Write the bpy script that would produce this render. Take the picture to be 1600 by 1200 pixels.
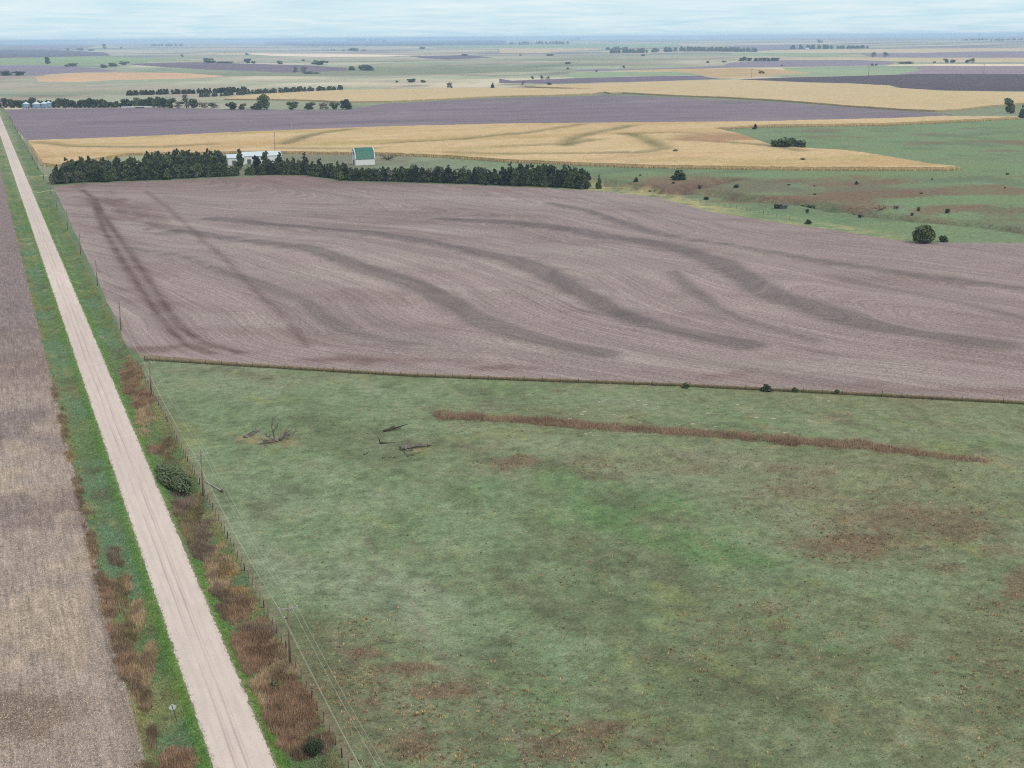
import bpy, math, random
import numpy as np
from mathutils import Matrix, Vector
from mathutils.geometry import delaunay_2d_cdt

for o in list(bpy.data.objects):
    bpy.data.objects.remove(o)
random.seed(7)
RNG = np.random.default_rng(11)
scene = bpy.context.scene
COL = scene.collection

# ------------------------------------------------------------------ camera, sky, sun, exposure
FPX = 2200.0                                   # focal length in pixels of the 1600-pixel-wide photograph
PITCH, YAW, ROLL = math.atan((600 - 58.5) / FPX), math.radians(20.46), math.radians(-0.42)
CAM = np.array([-23.3, 0.0, 85.0])             # the road runs along +Y at x = 0
cam_data = bpy.data.cameras.new("camera")
cam_data.sensor_width = 36.0
cam_data.lens = FPX / 1600 * 36.0
cam_data.clip_start = 1.0
cam_data.clip_end = 150000.0
cam = bpy.data.objects.new("camera", cam_data)
COL.objects.link(cam)
ROT = (Matrix.Rotation(-YAW, 3, 'Z') @ Matrix.Rotation(math.pi / 2 - PITCH, 3, 'X') @ Matrix.Rotation(ROLL, 3, 'Z'))
cam.matrix_world = Matrix.Translation(CAM) @ ROT.to_4x4()
scene.camera = cam
scene.render.engine = 'CYCLES'
scene.render.resolution_x, scene.render.resolution_y = 1024, 768
scene.cycles.use_denoising = False
scene.cycles.max_bounces = 5
scene.cycles.diffuse_bounces = 2
scene.cycles.volume_bounces = 1
scene.cycles.use_adaptive_sampling = False
scene.cycles.filter_width = 1.1
scene.view_settings.view_transform = 'Standard'
scene.view_settings.look = 'None'
scene.view_settings.gamma = 1.0
scene.view_settings.use_curve_mapping = False
scene.view_settings.exposure = 0.62

SUN_EL, SUN_AZ = math.radians(48), math.radians(155)      # azimuth clockwise from +Y
world = bpy.data.worlds.new("World")
scene.world = world
world.use_nodes = True
wt = world.node_tree
wt.nodes.clear()


def wn(kind, **kw):
    n = wt.nodes.new(kind)
    for k, v in kw.items():
        setattr(n, k, v)
    return n


w_out = wn('ShaderNodeOutputWorld')
w_bg = wn('ShaderNodeBackground')
w_bg.inputs['Strength'].default_value = 0.1
w_sky = wn('ShaderNodeTexSky', sky_type='NISHITA', sun_disc=False, sun_elevation=SUN_EL, sun_rotation=SUN_AZ,
           altitude=600.0, air_density=1.0, dust_density=1.5, ozone_density=1.5)
w_tc = wn('ShaderNodeTexCoord')
w_sep = wn('ShaderNodeSeparateXYZ')
w_z = wn('ShaderNodeMath', operation='ADD'); w_z.inputs[1].default_value = 0.05
w_zm = wn('ShaderNodeMath', operation='MAXIMUM'); w_zm.inputs[1].default_value = 0.0
w_dx = wn('ShaderNodeMath', operation='DIVIDE')
w_dy = wn('ShaderNodeMath', operation='DIVIDE')
w_com = wn('ShaderNodeCombineXYZ')
w_n = wn('ShaderNodeTexNoise')                 # a sheet of stratus seen towards the horizon
w_n.inputs['Scale'].default_value = 1.1
w_n.inputs['Detail'].default_value = 5.0
w_n.inputs['Roughness'].default_value = 0.55
w_n.inputs['Distortion'].default_value = 0.4
w_ramp = wn('ShaderNodeValToRGB')
w_ramp.color_ramp.elements[0].position = 0.26
w_ramp.color_ramp.elements[0].color = (3.25, 5.0, 5.85, 1)
w_ramp.color_ramp.elements[1].position = 0.76
w_ramp.color_ramp.elements[1].color = (5.5, 6.2, 6.35, 1)
w_deck = wn('ShaderNodeMapRange')              # the cloud sheet closes and loses its blue overhead
w_deck.inputs[1].default_value, w_deck.inputs[2].default_value = 0.0, 0.22
w_up = wn('ShaderNodeMixRGB'); w_up.inputs[2].default_value = (6.2, 6.1, 5.95, 1)
w_mix = wn('ShaderNodeMixRGB'); w_mix.inputs[0].default_value = 0.92
wl = wt.links.new
wl(w_tc.outputs['Generated'], w_sep.inputs[0])
wl(w_sep.outputs[2], w_zm.inputs[0]); wl(w_zm.outputs[0], w_z.inputs[0])
wl(w_sep.outputs[0], w_dx.inputs[0]); wl(w_z.outputs[0], w_dx.inputs[1])
wl(w_sep.outputs[1], w_dy.inputs[0]); wl(w_z.outputs[0], w_dy.inputs[1])
wl(w_dx.outputs[0], w_com.inputs[0]); wl(w_dy.outputs[0], w_com.inputs[1])
wl(w_com.outputs[0], w_n.inputs['Vector'])
wl(w_n.outputs[0], w_ramp.inputs[0])
wl(w_sky.outputs[0], w_mix.inputs[1]); wl(w_sep.outputs[2], w_deck.inputs[0]); wl(w_deck.outputs[0], w_up.inputs[0])
wl(w_ramp.outputs[0], w_up.inputs[1]); wl(w_up.outputs[0], w_mix.inputs[2])
wl(w_mix.outputs[0], w_bg.inputs['Color']); wl(w_bg.outputs[0], w_out.inputs['Surface'])

sun_data = bpy.data.lights.new("sun", 'SUN')
sun_data.energy = 1.5
sun_data.angle = math.radians(14)
sun_data.color = (1.0, 0.94, 0.87)
sun = bpy.data.objects.new("sun", sun_data)
COL.objects.link(sun)
sd = Vector((math.sin(SUN_AZ) * math.cos(SUN_EL), math.cos(SUN_AZ) * math.cos(SUN_EL), math.sin(SUN_EL)))
sun.rotation_euler = sd.to_track_quat('Z', 'Y').to_euler()
sun.location = (0, 0, 300)

# ------------------------------------------------------------------ small maths
R3 = np.array(ROT)


def smooth(a, b, x):
    t = np.clip((x - a) / (b - a), 0, 1)
    return t * t * (3 - 2 * t)


def vnoise(x, y, scale, seed=0):
    """smooth value noise in -1..1"""
    u, v = np.asarray(x, float) / scale + seed * 17.31, np.asarray(y, float) / scale + seed * 9.73
    iu, iv = np.floor(u).astype(np.int64), np.floor(v).astype(np.int64)
    fu, fv = u - iu, v - iv
    fu, fv = fu * fu * (3 - 2 * fu), fv * fv * (3 - 2 * fv)

    def hsh(a, b):
        n = (a * 374761393 + b * 668265263 + seed * 1442695041) & 0x7fffffff
        n = ((n ^ (n >> 13)) * 1274126177) & 0x7fffffff
        return ((n ^ (n >> 16)) & 0xffff) / 32767.5 - 1.0
    a, b, c, d = hsh(iu, iv), hsh(iu + 1, iv), hsh(iu, iv + 1), hsh(iu + 1, iv + 1)
    return (a * (1 - fu) + b * fu) * (1 - fv) + (c * (1 - fu) + d * fu) * fv


def fbm(x, y, scale, octaves=4, seed=0, gain=0.55):
    s, amp, tot = 0.0, 1.0, 0.0
    for i in range(octaves):
        s = s + amp * vnoise(x, y, scale / 2 ** i, seed + i * 3)
        tot += amp
        amp *= gain
    return s / tot * 1.35


def rays(px, py):
    d = np.stack([np.asarray(px, float) - 800, 600 - np.asarray(py, float), -FPX * np.ones_like(np.asarray(px, float))], -1)
    return d @ R3.T


def proj(P):
    """world points -> pixels of the photograph"""
    q = (np.asarray(P, float) - CAM) @ R3
    dz = np.maximum(-q[..., 2], 1e-3)
    return 800 + FPX * q[..., 0] / dz, 600 - FPX * q[..., 1] / dz


def flat(px, py, z=0.0):
    d = rays(px, py)
    t = (z - CAM[2]) / np.minimum(d[..., 2], -1e-3)
    return CAM + d * t[..., None]


def dist_poly(x, y, pts):
    """distance from points to a polyline"""
    p = np.asarray(pts, float)
    x, y = np.asarray(x, float)[..., None], np.asarray(y, float)[..., None]
    a, e = p[:-1], np.diff(p, axis=0)
    t = ((x - a[:, 0]) * e[:, 0] + (y - a[:, 1]) * e[:, 1]) / ((e ** 2).sum(1) + 1e-9)
    t = np.minimum(np.maximum(t, 0), 1)
    return np.sqrt(((x - a[:, 0] - t * e[:, 0]) ** 2 + (y - a[:, 1] - t * e[:, 1]) ** 2).min(-1))


def pline(lst):
    a = np.array(lst, float)
    return flat(a[:, 0], a[:, 1])[:, :2]


def inside(x, y, poly):
    x, y = np.asarray(x), np.asarray(y)
    r = np.zeros(x.shape, bool)
    n = len(poly)
    for i in range(n):
        x1, y1 = poly[i]
        x2, y2 = poly[(i + 1) % n]
        c = ((y1 > y) != (y2 > y)) & (x < (x2 - x1) * (y - y1) / ((y2 - y1) + 1e-12) + x1)
        r ^= c
    return r


# ------------------------------------------------------------------ the lie of the land
GULLY = pline([(930, 280), (948, 284), (977, 291), (1005, 292), (1042, 301), (1080, 300), (1119, 300), (1151, 308), (1195, 310), (1250, 314),
               (1305, 322), (1348, 330), (1403, 337), (1447, 342), (1501, 346), (1545, 351), (1600, 359), (1750, 380)])
GULLY2 = pline([(1042, 301), (1075, 292), (1110, 285), (1140, 279)])
TERR = [  # terraces of the stubble field: (pixels, half width m, strength)
    ([(271, 357), (321, 365), (400, 377), (475, 391), (550, 411), (612, 430), (650, 445), (687, 467), (725, 487), (762, 505), (800, 519), (860, 534), (940, 549)], 7.0, 1.0),
    ([(330, 340), (400, 347), (525, 356), (600, 366), (675, 379), (725, 390), (762, 400), (800, 408), (845, 424), (900, 457), (966, 488), (1031, 510), (1097, 524), (1170, 537)], 8.0, 0.95),
    ([(690, 343), (800, 350), (900, 360), (987, 376), (1075, 395), (1127, 415), (1162, 437), (1184, 454), (1215, 472), (1272, 489), (1337, 507), (1425, 524), (1556, 542)], 9.0, 1.0),
    ([(1049, 428), (1075, 450), (1110, 476), (1154, 498), (1206, 515), (1272, 533)], 5.0, 0.6),
    ([(860, 318), (900, 327), (957, 345), (1031, 367), (1145, 384), (1228, 397), (1337, 415), (1447, 432), (1600, 450), (1750, 466)], 7.0, 0.75),
    ([(1300, 432), (1359, 445), (1469, 467), (1600, 494), (1700, 515)], 5.0, 0.55),
    ([(201, 387), (292, 405), (350, 425), (400, 440), (437, 455), (475, 472), (505, 495), (537, 515), (575, 525), (640, 537)], 6.0, 0.65),
    ([(262, 308), (321, 319), (400, 324), (470, 330)], 8.0, 0.4),
    ([(430, 293), (500, 300), (570, 310), (700, 313)], 8.0, 0.45),
    ([(1150, 362), (1300, 380), (1450, 400), (1620, 420)], 6.0, 0.35),
    ([(480, 585 - 90), (560, 508), (640, 520), (760, 543), (900, 560)], 4.0, 0.25),
]
TERR = [(pline(a), b, c) for a, b, c in TERR]
TRACKS = [pline(a) for a in (
    [(128, 296), (143, 308), (163, 358), (187, 402), (210, 437), (242, 483), (268, 518), (292, 539), (330, 552)],
    [(150, 310), (157, 329), (187, 370), (216, 413), (242, 451), (262, 483), (286, 513), (321, 536), (380, 552)],
    [(228, 300), (262, 323), (292, 349), (321, 378), (350, 405), (400, 454), (450, 500), (480, 540)])]
BERM = pline([(900, 708), (1000, 712), (1060, 722), (1110, 728), (1180, 735), (1300, 742), (1420, 742), (1520, 750), (1640, 765)])
FENCE = pline([(226, 563), (400, 574), (650, 589), (1066, 604), (1303, 616), (1600, 632), (1800, 643)])


def road_profile(x):
    a = np.abs(x)
    z = 0.10 * (1 - (np.minimum(a, 3.5) / 3.5) ** 2)
    z = z - 0.95 * smooth(3.6, 6.6, a) + 0.95 * smooth(8.0, 11.5, a)
    return z


def h(x, y):
    x, y = np.asarray(x, float), np.asarray(y, float)
    d = np.hypot(x - CAM[0], y - CAM[1])
    off = smooth(11, 45, np.abs(x))
    z = off * (1 - smooth(600, 900, d)) * (1.5 * vnoise(x, y, 62, 1) + 0.45 * vnoise(x, y, 21, 2) + 0.10 * vnoise(x, y, 5, 3))
    z = z * smooth(4, 45, dist_poly(x, y, FENCE)) + off * smooth(450, 800, d) * 0.9 * vnoise(x, y, 140, 4)
    z = z + road_profile(x) * (1 - smooth(2500, 4000, y))
    m = d < 900
    if np.any(m):
        xm, ym = x[m], y[m]
        dz = np.zeros(xm.shape)
        for p, w, s in TERR:
            dp = dist_poly(xm, ym, p)
            dz += 0.55 * s * np.exp(-(dp / (w * 0.8)) ** 2)
        dz += 1.3 * np.exp(-(dist_poly(xm, ym, BERM) / 3.2) ** 2)
        dg = dist_poly(xm, ym, GULLY)
        wob = 1 + 0.45 * vnoise(xm, ym, 14, 5)
        dz -= 5.0 * np.exp(-(dg / (8.0 * wob)) ** 4)
        dz -= 3.0 * np.exp(-(dist_poly(xm, ym, GULLY2) / (6.0 * wob)) ** 4)
        z[m] += dz
    f1 = smooth(1900, 3600, d) * smooth(-1500, 300, x)
    z = z + f1 * (6.5 * vnoise(x, y, 560, 6) + 2.4 * vnoise(x, y, 210, 7))
    f2 = smooth(5500, 14000, d)
    z = z + f2 * 14.0 * vnoise(x, y, 4200, 8)
    az = np.degrees(np.arctan2(x - CAM[0], y - CAM[1]))
    z = z + smooth(9000, 19000, d) * (18.0 * smooth(18, 38, az) + 6.0)
    return z


def at(px, py, lift=0.0):
    """where the line of sight through a pixel first meets the land (or a crop `lift` metres high)"""
    px, py = np.atleast_1d(np.asarray(px, float)), np.atleast_1d(np.asarray(py, float))
    d = rays(px, py)
    hd = np.hypot(d[:, 0], d[:, 1])
    d = d / hd[:, None]
    slope = -d[:, 2]
    t = np.where(slope > 1e-5, (CAM[2] - 9.0 - lift) / np.maximum(slope, 1e-5), 43000.0)      # nothing near rises above 9 m
    t = np.where(t > 5200, np.clip((CAM[2] - 50.0) / np.maximum(slope, 1e-5), 5200, 42000), t)
    hit = np.zeros(len(px), bool)
    prev = t.copy()
    for _ in range(1500):
        a = ~hit & (t < 43000)
        if not a.any():
            break
        P = CAM + d[a] * t[a, None]
        below = P[:, 2] <= h(P[:, 0], P[:, 1]) + lift
        idx = np.where(a)[0]
        hit[idx[below]] = True
        go = idx[~below]
        prev[go] = t[go]
        t[go] *= 1.005
    lo, hi = prev, np.minimum(t, 43000.0)
    for _ in range(14):
        mid = 0.5 * (lo + hi)
        P = CAM + d * mid[:, None]
        b = P[:, 2] <= h(P[:, 0], P[:, 1]) + lift
        hi = np.where(b, mid, hi)
        lo = np.where(b, lo, mid)
    P = CAM + d * hi[:, None]
    P[:, 2] = h(P[:, 0], P[:, 1])
    return P


def at1(px, py):
    if py < 150:
        return at([px], [py])[0]
    z = 0.0
    a, b = np.array([float(px)]), np.array([float(py)])
    for _ in range(5):
        P = flat(a, b, z)
        z = float(h(P[:, 0], P[:, 1])[0])
    P[0, 2] = z
    return P[0]


# ------------------------------------------------------------------ materials
def K(r, g, b, k=1.55):
    """albedo of a surface whose overcast picture value is r, g, b (0-255)"""
    f = lambda c: ((c / 255 + 0.055) / 1.055) ** 2.4 if c > 10 else c / 255 / 12.92
    return np.array([f(r), f(g), f(b)]) / k


class Mat:
    def __init__(s, name, rough=0.95, spec=0.15):
        s.m = bpy.data.materials.new(name)
        s.m.use_nodes = True
        s.t = s.m.node_tree
        s.b = s.t.nodes['Principled BSDF']
        s.b.inputs['Roughness'].default_value = rough
        s.b.inputs['Specular IOR Level'].default_value = spec
        s.tc = s.t.nodes.new('ShaderNodeTexCoord').outputs['Object']

    def n(s, kind, **kw):
        n = s.t.nodes.new(kind)
        for k, v in kw.items():
            setattr(n, k, v)
        return n

    def link(s, a, b):
        s.t.links.new(a, b)

    def mapped(s, scale=(1, 1, 1), rot=0.0, src=None):
        m = s.n('ShaderNodeMapping')
        m.inputs['Scale'].default_value = scale
        m.inputs['Rotation'].default_value = (0, 0, rot)
        s.link(src or s.tc, m.inputs[0])
        return m.outputs[0]

    def noise(s, scale, detail=3, rough=0.6, vec=None, dist=0.0):
        n = s.n('ShaderNodeTexNoise')
        n.inputs['Scale'].default_value = scale
        n.inputs['Detail'].default_value = detail
        n.inputs['Roughness'].default_value = rough
        n.inputs['Distortion'].default_value = dist
        s.link(vec or s.tc, n.inputs['Vector'])
        return n.outputs[0]

    def rng(s, v, a, b, c, d):
        n = s.n('ShaderNodeMapRange')
        s.link(v, n.inputs[0])
        for i, q in enumerate((a, b, c, d)):
            n.inputs[i + 1].default_value = q
        return n.outputs[0]

    def math(s, op, a, b):
        n = s.n('ShaderNodeMath', operation=op)
        for i, q in enumerate((a, b)):
            if isinstance(q, (int, float)):
                n.inputs[i].default_value = q
            else:
                s.link(q, n.inputs[i])
        return n.outputs[0]

    def mix(s, fac, a, b, mode='MIX'):
        n = s.n('ShaderNodeMixRGB', blend_type=mode)
        for i, q in enumerate((fac, a, b)):
            if isinstance(q, (int, float)):
                n.inputs[i].default_value = q
            elif isinstance(q, (tuple, list, np.ndarray)):
                n.inputs[i].default_value = (*[float(c) for c in q[:3]], 1)
            else:
                s.link(q, n.inputs[i])
        return n.outputs[0]

    def attr(s, name):
        a = s.n('ShaderNodeAttribute', attribute_name=name)
        return a.outputs['Color'], a.outputs['Fac']

    def base(s, c):
        if isinstance(c, (tuple, list, np.ndarray)):
            s.b.inputs['Base Color'].default_value = (*[float(q) for q in c[:3]], 1)
        else:
            s.link(c, s.b.inputs['Base Color'])
        return s

    def bump(s, v, strength=0.5, dist=0.2):
        n = s.n('ShaderNodeBump')
        n.inputs['Strength'].default_value = strength
        n.inputs['Distance'].default_value = dist
        s.link(v, n.inputs['Height'])
        s.link(n.outputs[0], s.b.inputs['Normal'])
        return s


def scaled(m, col, v):
    """colour * value"""
    n = m.n('ShaderNodeVectorMath', operation='SCALE')
    m.link(col, n.inputs[0])
    m.link(v, n.inputs['Scale'])
    return n.outputs[0]


def make_grass():
    m = Mat("pasture_grass")
    c, _ = m.attr("Col")
    n1 = m.noise(0.45, 4, 0.65)
    n2 = m.noise(2.4, 3, 0.7)
    n3 = m.noise(7.0, 2, 0.7)
    v = m.math('MULTIPLY', m.rng(n1, 0.3, 0.7, 0.72, 1.28), m.rng(n2, 0.3, 0.7, 0.70, 1.32))
    v = m.math('MULTIPLY', v, m.rng(n3, 0.3, 0.7, 0.72, 1.28))
    straw = m.rng(m.noise(1.1, 4, 0.7), 0.56, 0.72, 0.0, 0.42)
    lush = m.rng(m.noise(0.9, 4, 0.7, vec=m.mapped((1.3, 1, 1), 0.7)), 0.55, 0.7, 0.0, 0.4)
    c = m.mix(straw, c, K(166, 150, 118))
    c = m.mix(lush, c, K(84, 112, 72))
    m.base(scaled(m, c, v))
    m.bump(m.math('ADD', n2, m.math('MULTIPLY', n1, 1.5)), 0.9, 0.35)
    return m.m


def make_stubble(name, near):
    m = Mat(name)
    c, _ = m.attr("Col")
    _, row = m.attr("Row")
    # drilled rows: noise drawn out along them
    if near:
        v = m.rng(m.noise(1.0, 3, 0.7, vec=m.mapped((2.3, 0.10, 1))), 0.32, 0.68, 0.72, 1.28)
        v = m.math('MULTIPLY', v, m.rng(m.noise(1.0, 3, 0.7, vec=m.mapped((0.5, 0.22, 1))), 0.32, 0.68, 0.82, 1.18))
    else:
        sx = m.n('ShaderNodeSeparateXYZ')
        m.link(m.tc, sx.inputs[0])

        def rows(f, g):
            cb = m.n('ShaderNodeCombineXYZ')
            m.link(m.math('MULTIPLY', row, f), cb.inputs[0])
            m.link(m.math('MULTIPLY', sx.outputs[1], g), cb.inputs[1])
            m.link(m.math('MULTIPLY', sx.outputs[0], g), cb.inputs[2])
            return m.noise(1.0, 3, 0.65, vec=cb.outputs[0])
        ra, rb_, rc = rows(0.10, 0.004), rows(0.6, 0.012), rows(1.5, 0.03)
        v = m.math('MULTIPLY', m.rng(ra, 0.32, 0.68, 0.84, 1.14), m.rng(rb_, 0.32, 0.68, 0.88, 1.12))
        v = m.math('MULTIPLY', v, m.rng(rc, 0.32, 0.68, 0.84, 1.16))
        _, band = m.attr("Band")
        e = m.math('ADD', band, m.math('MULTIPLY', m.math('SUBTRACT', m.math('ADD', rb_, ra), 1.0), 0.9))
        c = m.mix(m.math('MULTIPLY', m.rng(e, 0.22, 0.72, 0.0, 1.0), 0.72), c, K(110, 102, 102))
    res = m.noise(2.2 if near else 1.3, 4, 0.75)
    fine = m.noise(6.5 if near else 4.0, 3, 0.75)
    straw_mask = m.rng(m.math('ADD', m.math('MULTIPLY', res, 0.5), m.math('MULTIPLY', fine, 0.5)), 0.40, 0.60, 0.0, 1.0)  # speckle of pale straw residue over darker soil
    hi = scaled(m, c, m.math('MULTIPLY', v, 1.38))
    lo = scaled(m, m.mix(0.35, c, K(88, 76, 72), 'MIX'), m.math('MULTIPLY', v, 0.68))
    m.base(m.mix(straw_mask, lo, hi))
    m.bump(fine, 0.7, 0.15)
    return m.m


def make_far(name):
    m = Mat(name)
    c, _ = m.attr("Col")
    v = m.rng(m.noise(0.018, 6, 0.7, vec=m.mapped((1, 1, 1))), 0.3, 0.7, 0.88, 1.12)
    v = m.math('MULTIPLY', v, m.rng(m.noise(0.12, 3, 0.7), 0.3, 0.7, 0.84, 1.16))
    m.base(scaled(m, c, v))
    return m.m


def make_gravel():
    m = Mat("gravel", 0.95, 0.2)
    c, _ = m.attr("Col")
    sx = m.n('ShaderNodeSeparateXYZ')
    m.link(m.tc, sx.inputs[0])
    wob = m.math('MULTIPLY', m.math('SUBTRACT', m.noise(0.012, 2), 0.5), 1.0)
    x = m.math('ADD', sx.outputs[0], wob)
    tot = None
    for cx, w, s in ((-1.0, 0.14, 0.26), (-0.62, 0.10, 0.12), (0.3, 0.15, 0.24), (0.75, 0.12, 0.12), (1.7, 0.3, 0.06), (-2.2, 0.3, 0.06)):
        d = m.math('DIVIDE', m.math('SUBTRACT', x, cx), w)
        g = m.math('MULTIPLY', m.math('POWER', 2.718, m.math('MULTIPLY', m.math('MULTIPLY', d, d), -1.0)), s)
        tot = g if tot is None else m.math('ADD', tot, g)
    brk = m.rng(m.noise(1.0, 3, 0.6, vec=m.mapped((0.4, 0.03, 1))), 0.35, 0.65, 0.35, 1.25)
    v = m.math('SUBTRACT', 1.0, m.math('MULTIPLY', tot, brk))
    streak = m.rng(m.noise(1.0, 3, 0.6, vec=m.mapped((2.2, 0.03, 1))), 0.3, 0.7, 0.965, 1.035)
    grit = m.math('MULTIPLY', m.rng(m.noise(4.0, 5, 0.85), 0.3, 0.7, 0.86, 1.14), m.rng(m.noise(1.0, 4, 0.7, vec=m.mapped((0.7, 0.12, 1))), 0.3, 0.7, 0.93, 1.07))
    v = m.math('MULTIPLY', m.math('MULTIPLY', v, streak), grit)
    m.base(scaled(m, c, v))
    m.bump(m.noise(9.0, 3, 0.8), 0.4, 0.04)
    return m.m


def make_corn():
    m = Mat("ripe_corn")
    c, _ = m.attr("Col")
    n1, n2 = m.noise(0.75, 4, 0.75), m.noise(0.16, 4, 0.7)
    v = m.math('MULTIPLY', m.rng(n1, 0.3, 0.7, 0.66, 1.34), m.rng(n2, 0.3, 0.7, 0.87, 1.13))
    rows = m.noise(1.0, 2, 0.6, vec=m.mapped((0.02, 0.6, 1)))
    v = m.math('MULTIPLY', v, m.rng(rows, 0.3, 0.7, 0.9, 1.1))
    m.base(scaled(m, c, v))
    m.bump(n1, 1.0, 0.6)
    return m.m


def make_blades(name, trans=0.25):
    m = Mat(name, 0.8, 0.1)
    c, _ = m.attr("Col")
    m.base(c)
    return m.m


def make_leaf(name, c1, c2, rough=0.7):
    m = Mat(name, rough, 0.15)
    oi = m.n('ShaderNodeObjectInfo')
    n = m.noise(11.0, 3, 0.75)
    k = m.math('ADD', m.math('MULTIPLY', n, 0.8), m.math('MULTIPLY', m.math('SUBTRACT', oi.outputs['Random'], 0.2), 0.5))
    m.base(m.mix(m.rng(k, 0.3, 0.85, 0, 1), c1, c2))
    return m.m


def make_plain(name, c, c2=None, scale=1.5, rough=0.8, spec=0.2, stretch=(1, 1, 1), metal=0.0):
    m = Mat(name, rough, spec)
    c2 = c if c2 is None else c2
    m.base(m.mix(m.rng(m.noise(scale, 4, 0.65, vec=m.mapped(stretch)), 0.3, 0.7, 0, 1), c, c2))
    m.b.inputs['Metallic'].default_value = metal
    return m.m


M = dict(
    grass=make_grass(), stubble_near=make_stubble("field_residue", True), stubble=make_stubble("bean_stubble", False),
    far=make_far("distant_land"), gravel=make_gravel(), corn=make_corn(), blades=make_blades("grass_blades"),
    cedar=make_leaf("cedar_needles", K(44, 60, 48), K(106, 122, 84)), cedar_green=make_leaf("fresh_cedar_needles", K(70, 94, 54), K(116, 136, 78)),
    leaf=make_leaf("tree_leaves", K(76, 96, 70), K(128, 146, 96)), leaf_dark=make_leaf("dark_tree_leaves", K(58, 76, 58), K(116, 132, 90)),
    leaf_grey=make_leaf("grey_brush_leaves", K(104, 108, 100), K(146, 142, 124)),
    bark=make_plain("bark", K(84, 76, 68), K(120, 110, 98), 3.0), deadwood=make_plain("dead_wood", K(92, 86, 84), K(150, 142, 134), 2.5, stretch=(1, 1, 0.2)),
    darkwood=make_plain("rotting_wood", K(46, 44, 40), K(86, 80, 72), 2.5),
    pole=make_plain("pole_wood", K(112, 98, 86), K(156, 142, 126), 2.0, stretch=(6, 6, 0.5)), arm=make_plain("arm_wood", K(165, 158, 156), K(196, 190, 188), 2.0),
    post=make_plain("post_steel", K(48, 46, 46), K(72, 68, 64), 2.0), wire=make_plain("wire_metal", K(205, 204, 190), K(225, 224, 210), 1.0, 0.5),
    fwire=make_plain("fence_wire", K(130, 126, 118), K(150, 146, 138)), insul=make_plain("porcelain", K(210, 208, 204), None, rough=0.3),
    white=make_plain("white_paint", K(228, 236, 238), K(246, 250, 250), 0.5), steel=make_plain("galvanised_steel", K(120, 150, 178), K(150, 178, 200), 0.4, 0.5, 0.4),
    steel_roof=make_plain("pale_steel_roof", K(196, 220, 232), K(222, 238, 244), 0.4, 0.45, 0.4), roof_green=make_plain("green_metal_roof", K(40, 112, 98), K(56, 128, 112), 0.5, 0.5, 0.35),
    dark=make_plain("dark_opening", K(50, 50, 54), None), signback=make_plain("sign_back", K(222, 228, 234), K(238, 242, 246), 2.0, 0.45, 0.4),
    pink=make_plain("weathered_siding", K(176, 158, 158), K(200, 184, 182), 0.5), concrete=make_plain("concrete", K(196, 190, 186), K(214, 210, 206), 0.5),
    rust=make_plain("rusty_iron", K(104, 84, 74), K(140, 116, 100), 2.0), grey=make_plain("weathered_boards", K(84, 84, 90), K(120, 118, 120), 2.0),
)

# ------------------------------------------------------------------ mesh helpers
class MB:
    def __init__(s):
        s.v, s.f = [], []

    def add(s, v, f):
        k = len(s.v)
        s.v += [tuple(p) for p in v]
        s.f += [tuple(i + k for i in q) for q in f]
        return s

    def box(s, lo, hi):
        (a, b, c), (d, e, g) = lo, hi
        return s.add([(a, b, c), (d, b, c), (d, e, c), (a, e, c), (a, b, g), (d, b, g), (d, e, g), (a, e, g)],
                     [(0, 3, 2, 1), (4, 5, 6, 7), (0, 1, 5, 4), (1, 2, 6, 5), (2, 3, 7, 6), (3, 0, 4, 7)])

    def tube(s, path, rad, n=6, cap=True):
        path = [Vector(p) for p in path]
        rad = rad if isinstance(rad, (list, tuple)) else [rad] * len(path)
        vs, fs = [], []
        for i, p in enumerate(path):
            t = (path[min(i + 1, len(path) - 1)] - path[max(i - 1, 0)]).normalized()
            a = t.orthogonal().normalized() if i == 0 else (a - t * a.dot(t)).normalized()
            b = t.cross(a)
            for k in range(n):
                q = 2 * math.pi * k / n
                vs.append(p + (a * math.cos(q) + b * math.sin(q)) * rad[i])
        for i in range(len(path) - 1):
            for k in range(n):
                fs.append((i * n + k, i * n + (k + 1) % n, (i + 1) * n + (k + 1) % n, (i + 1) * n + k))
        if cap:
            fs.append(tuple(range(n))[::-1])
            fs.append(tuple((len(path) - 1) * n + k for k in range(n)))
        return s.add(vs, fs)

    def mesh(s, name, mat, shade=False):
        me = bpy.data.meshes.new(name)
        me.from_pydata(s.v, [], s.f)
        me.materials.append(mat)
        me.update()
        if shade:
            me.polygons.foreach_set('use_smooth', [True] * len(me.polygons))
        return me


def link(name, me, parent=None, loc=None, rot=None, scale=None):
    o = bpy.data.objects.new(name, me)
    COL.objects.link(o)
    if parent is not None:
        o.parent = parent
    if loc is not None:
        o.location = loc
    if rot is not None:
        o.rotation_euler = rot
    if scale is not None:
        o.scale = scale
    return o


def tag(o, label, cat, group=None, kind=None):
    o["label"] = label
    if cat:
        o["category"] = cat
    if group:
        o["group"] = group
    if kind:
        o["kind"] = kind
    return o


def thing(name, label, cat, loc, rz=0.0, group=None, scale=None):
    o = link(name, None, loc=loc, rot=(0, 0, rz), scale=scale)
    return tag(o, label, cat, group)


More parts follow.
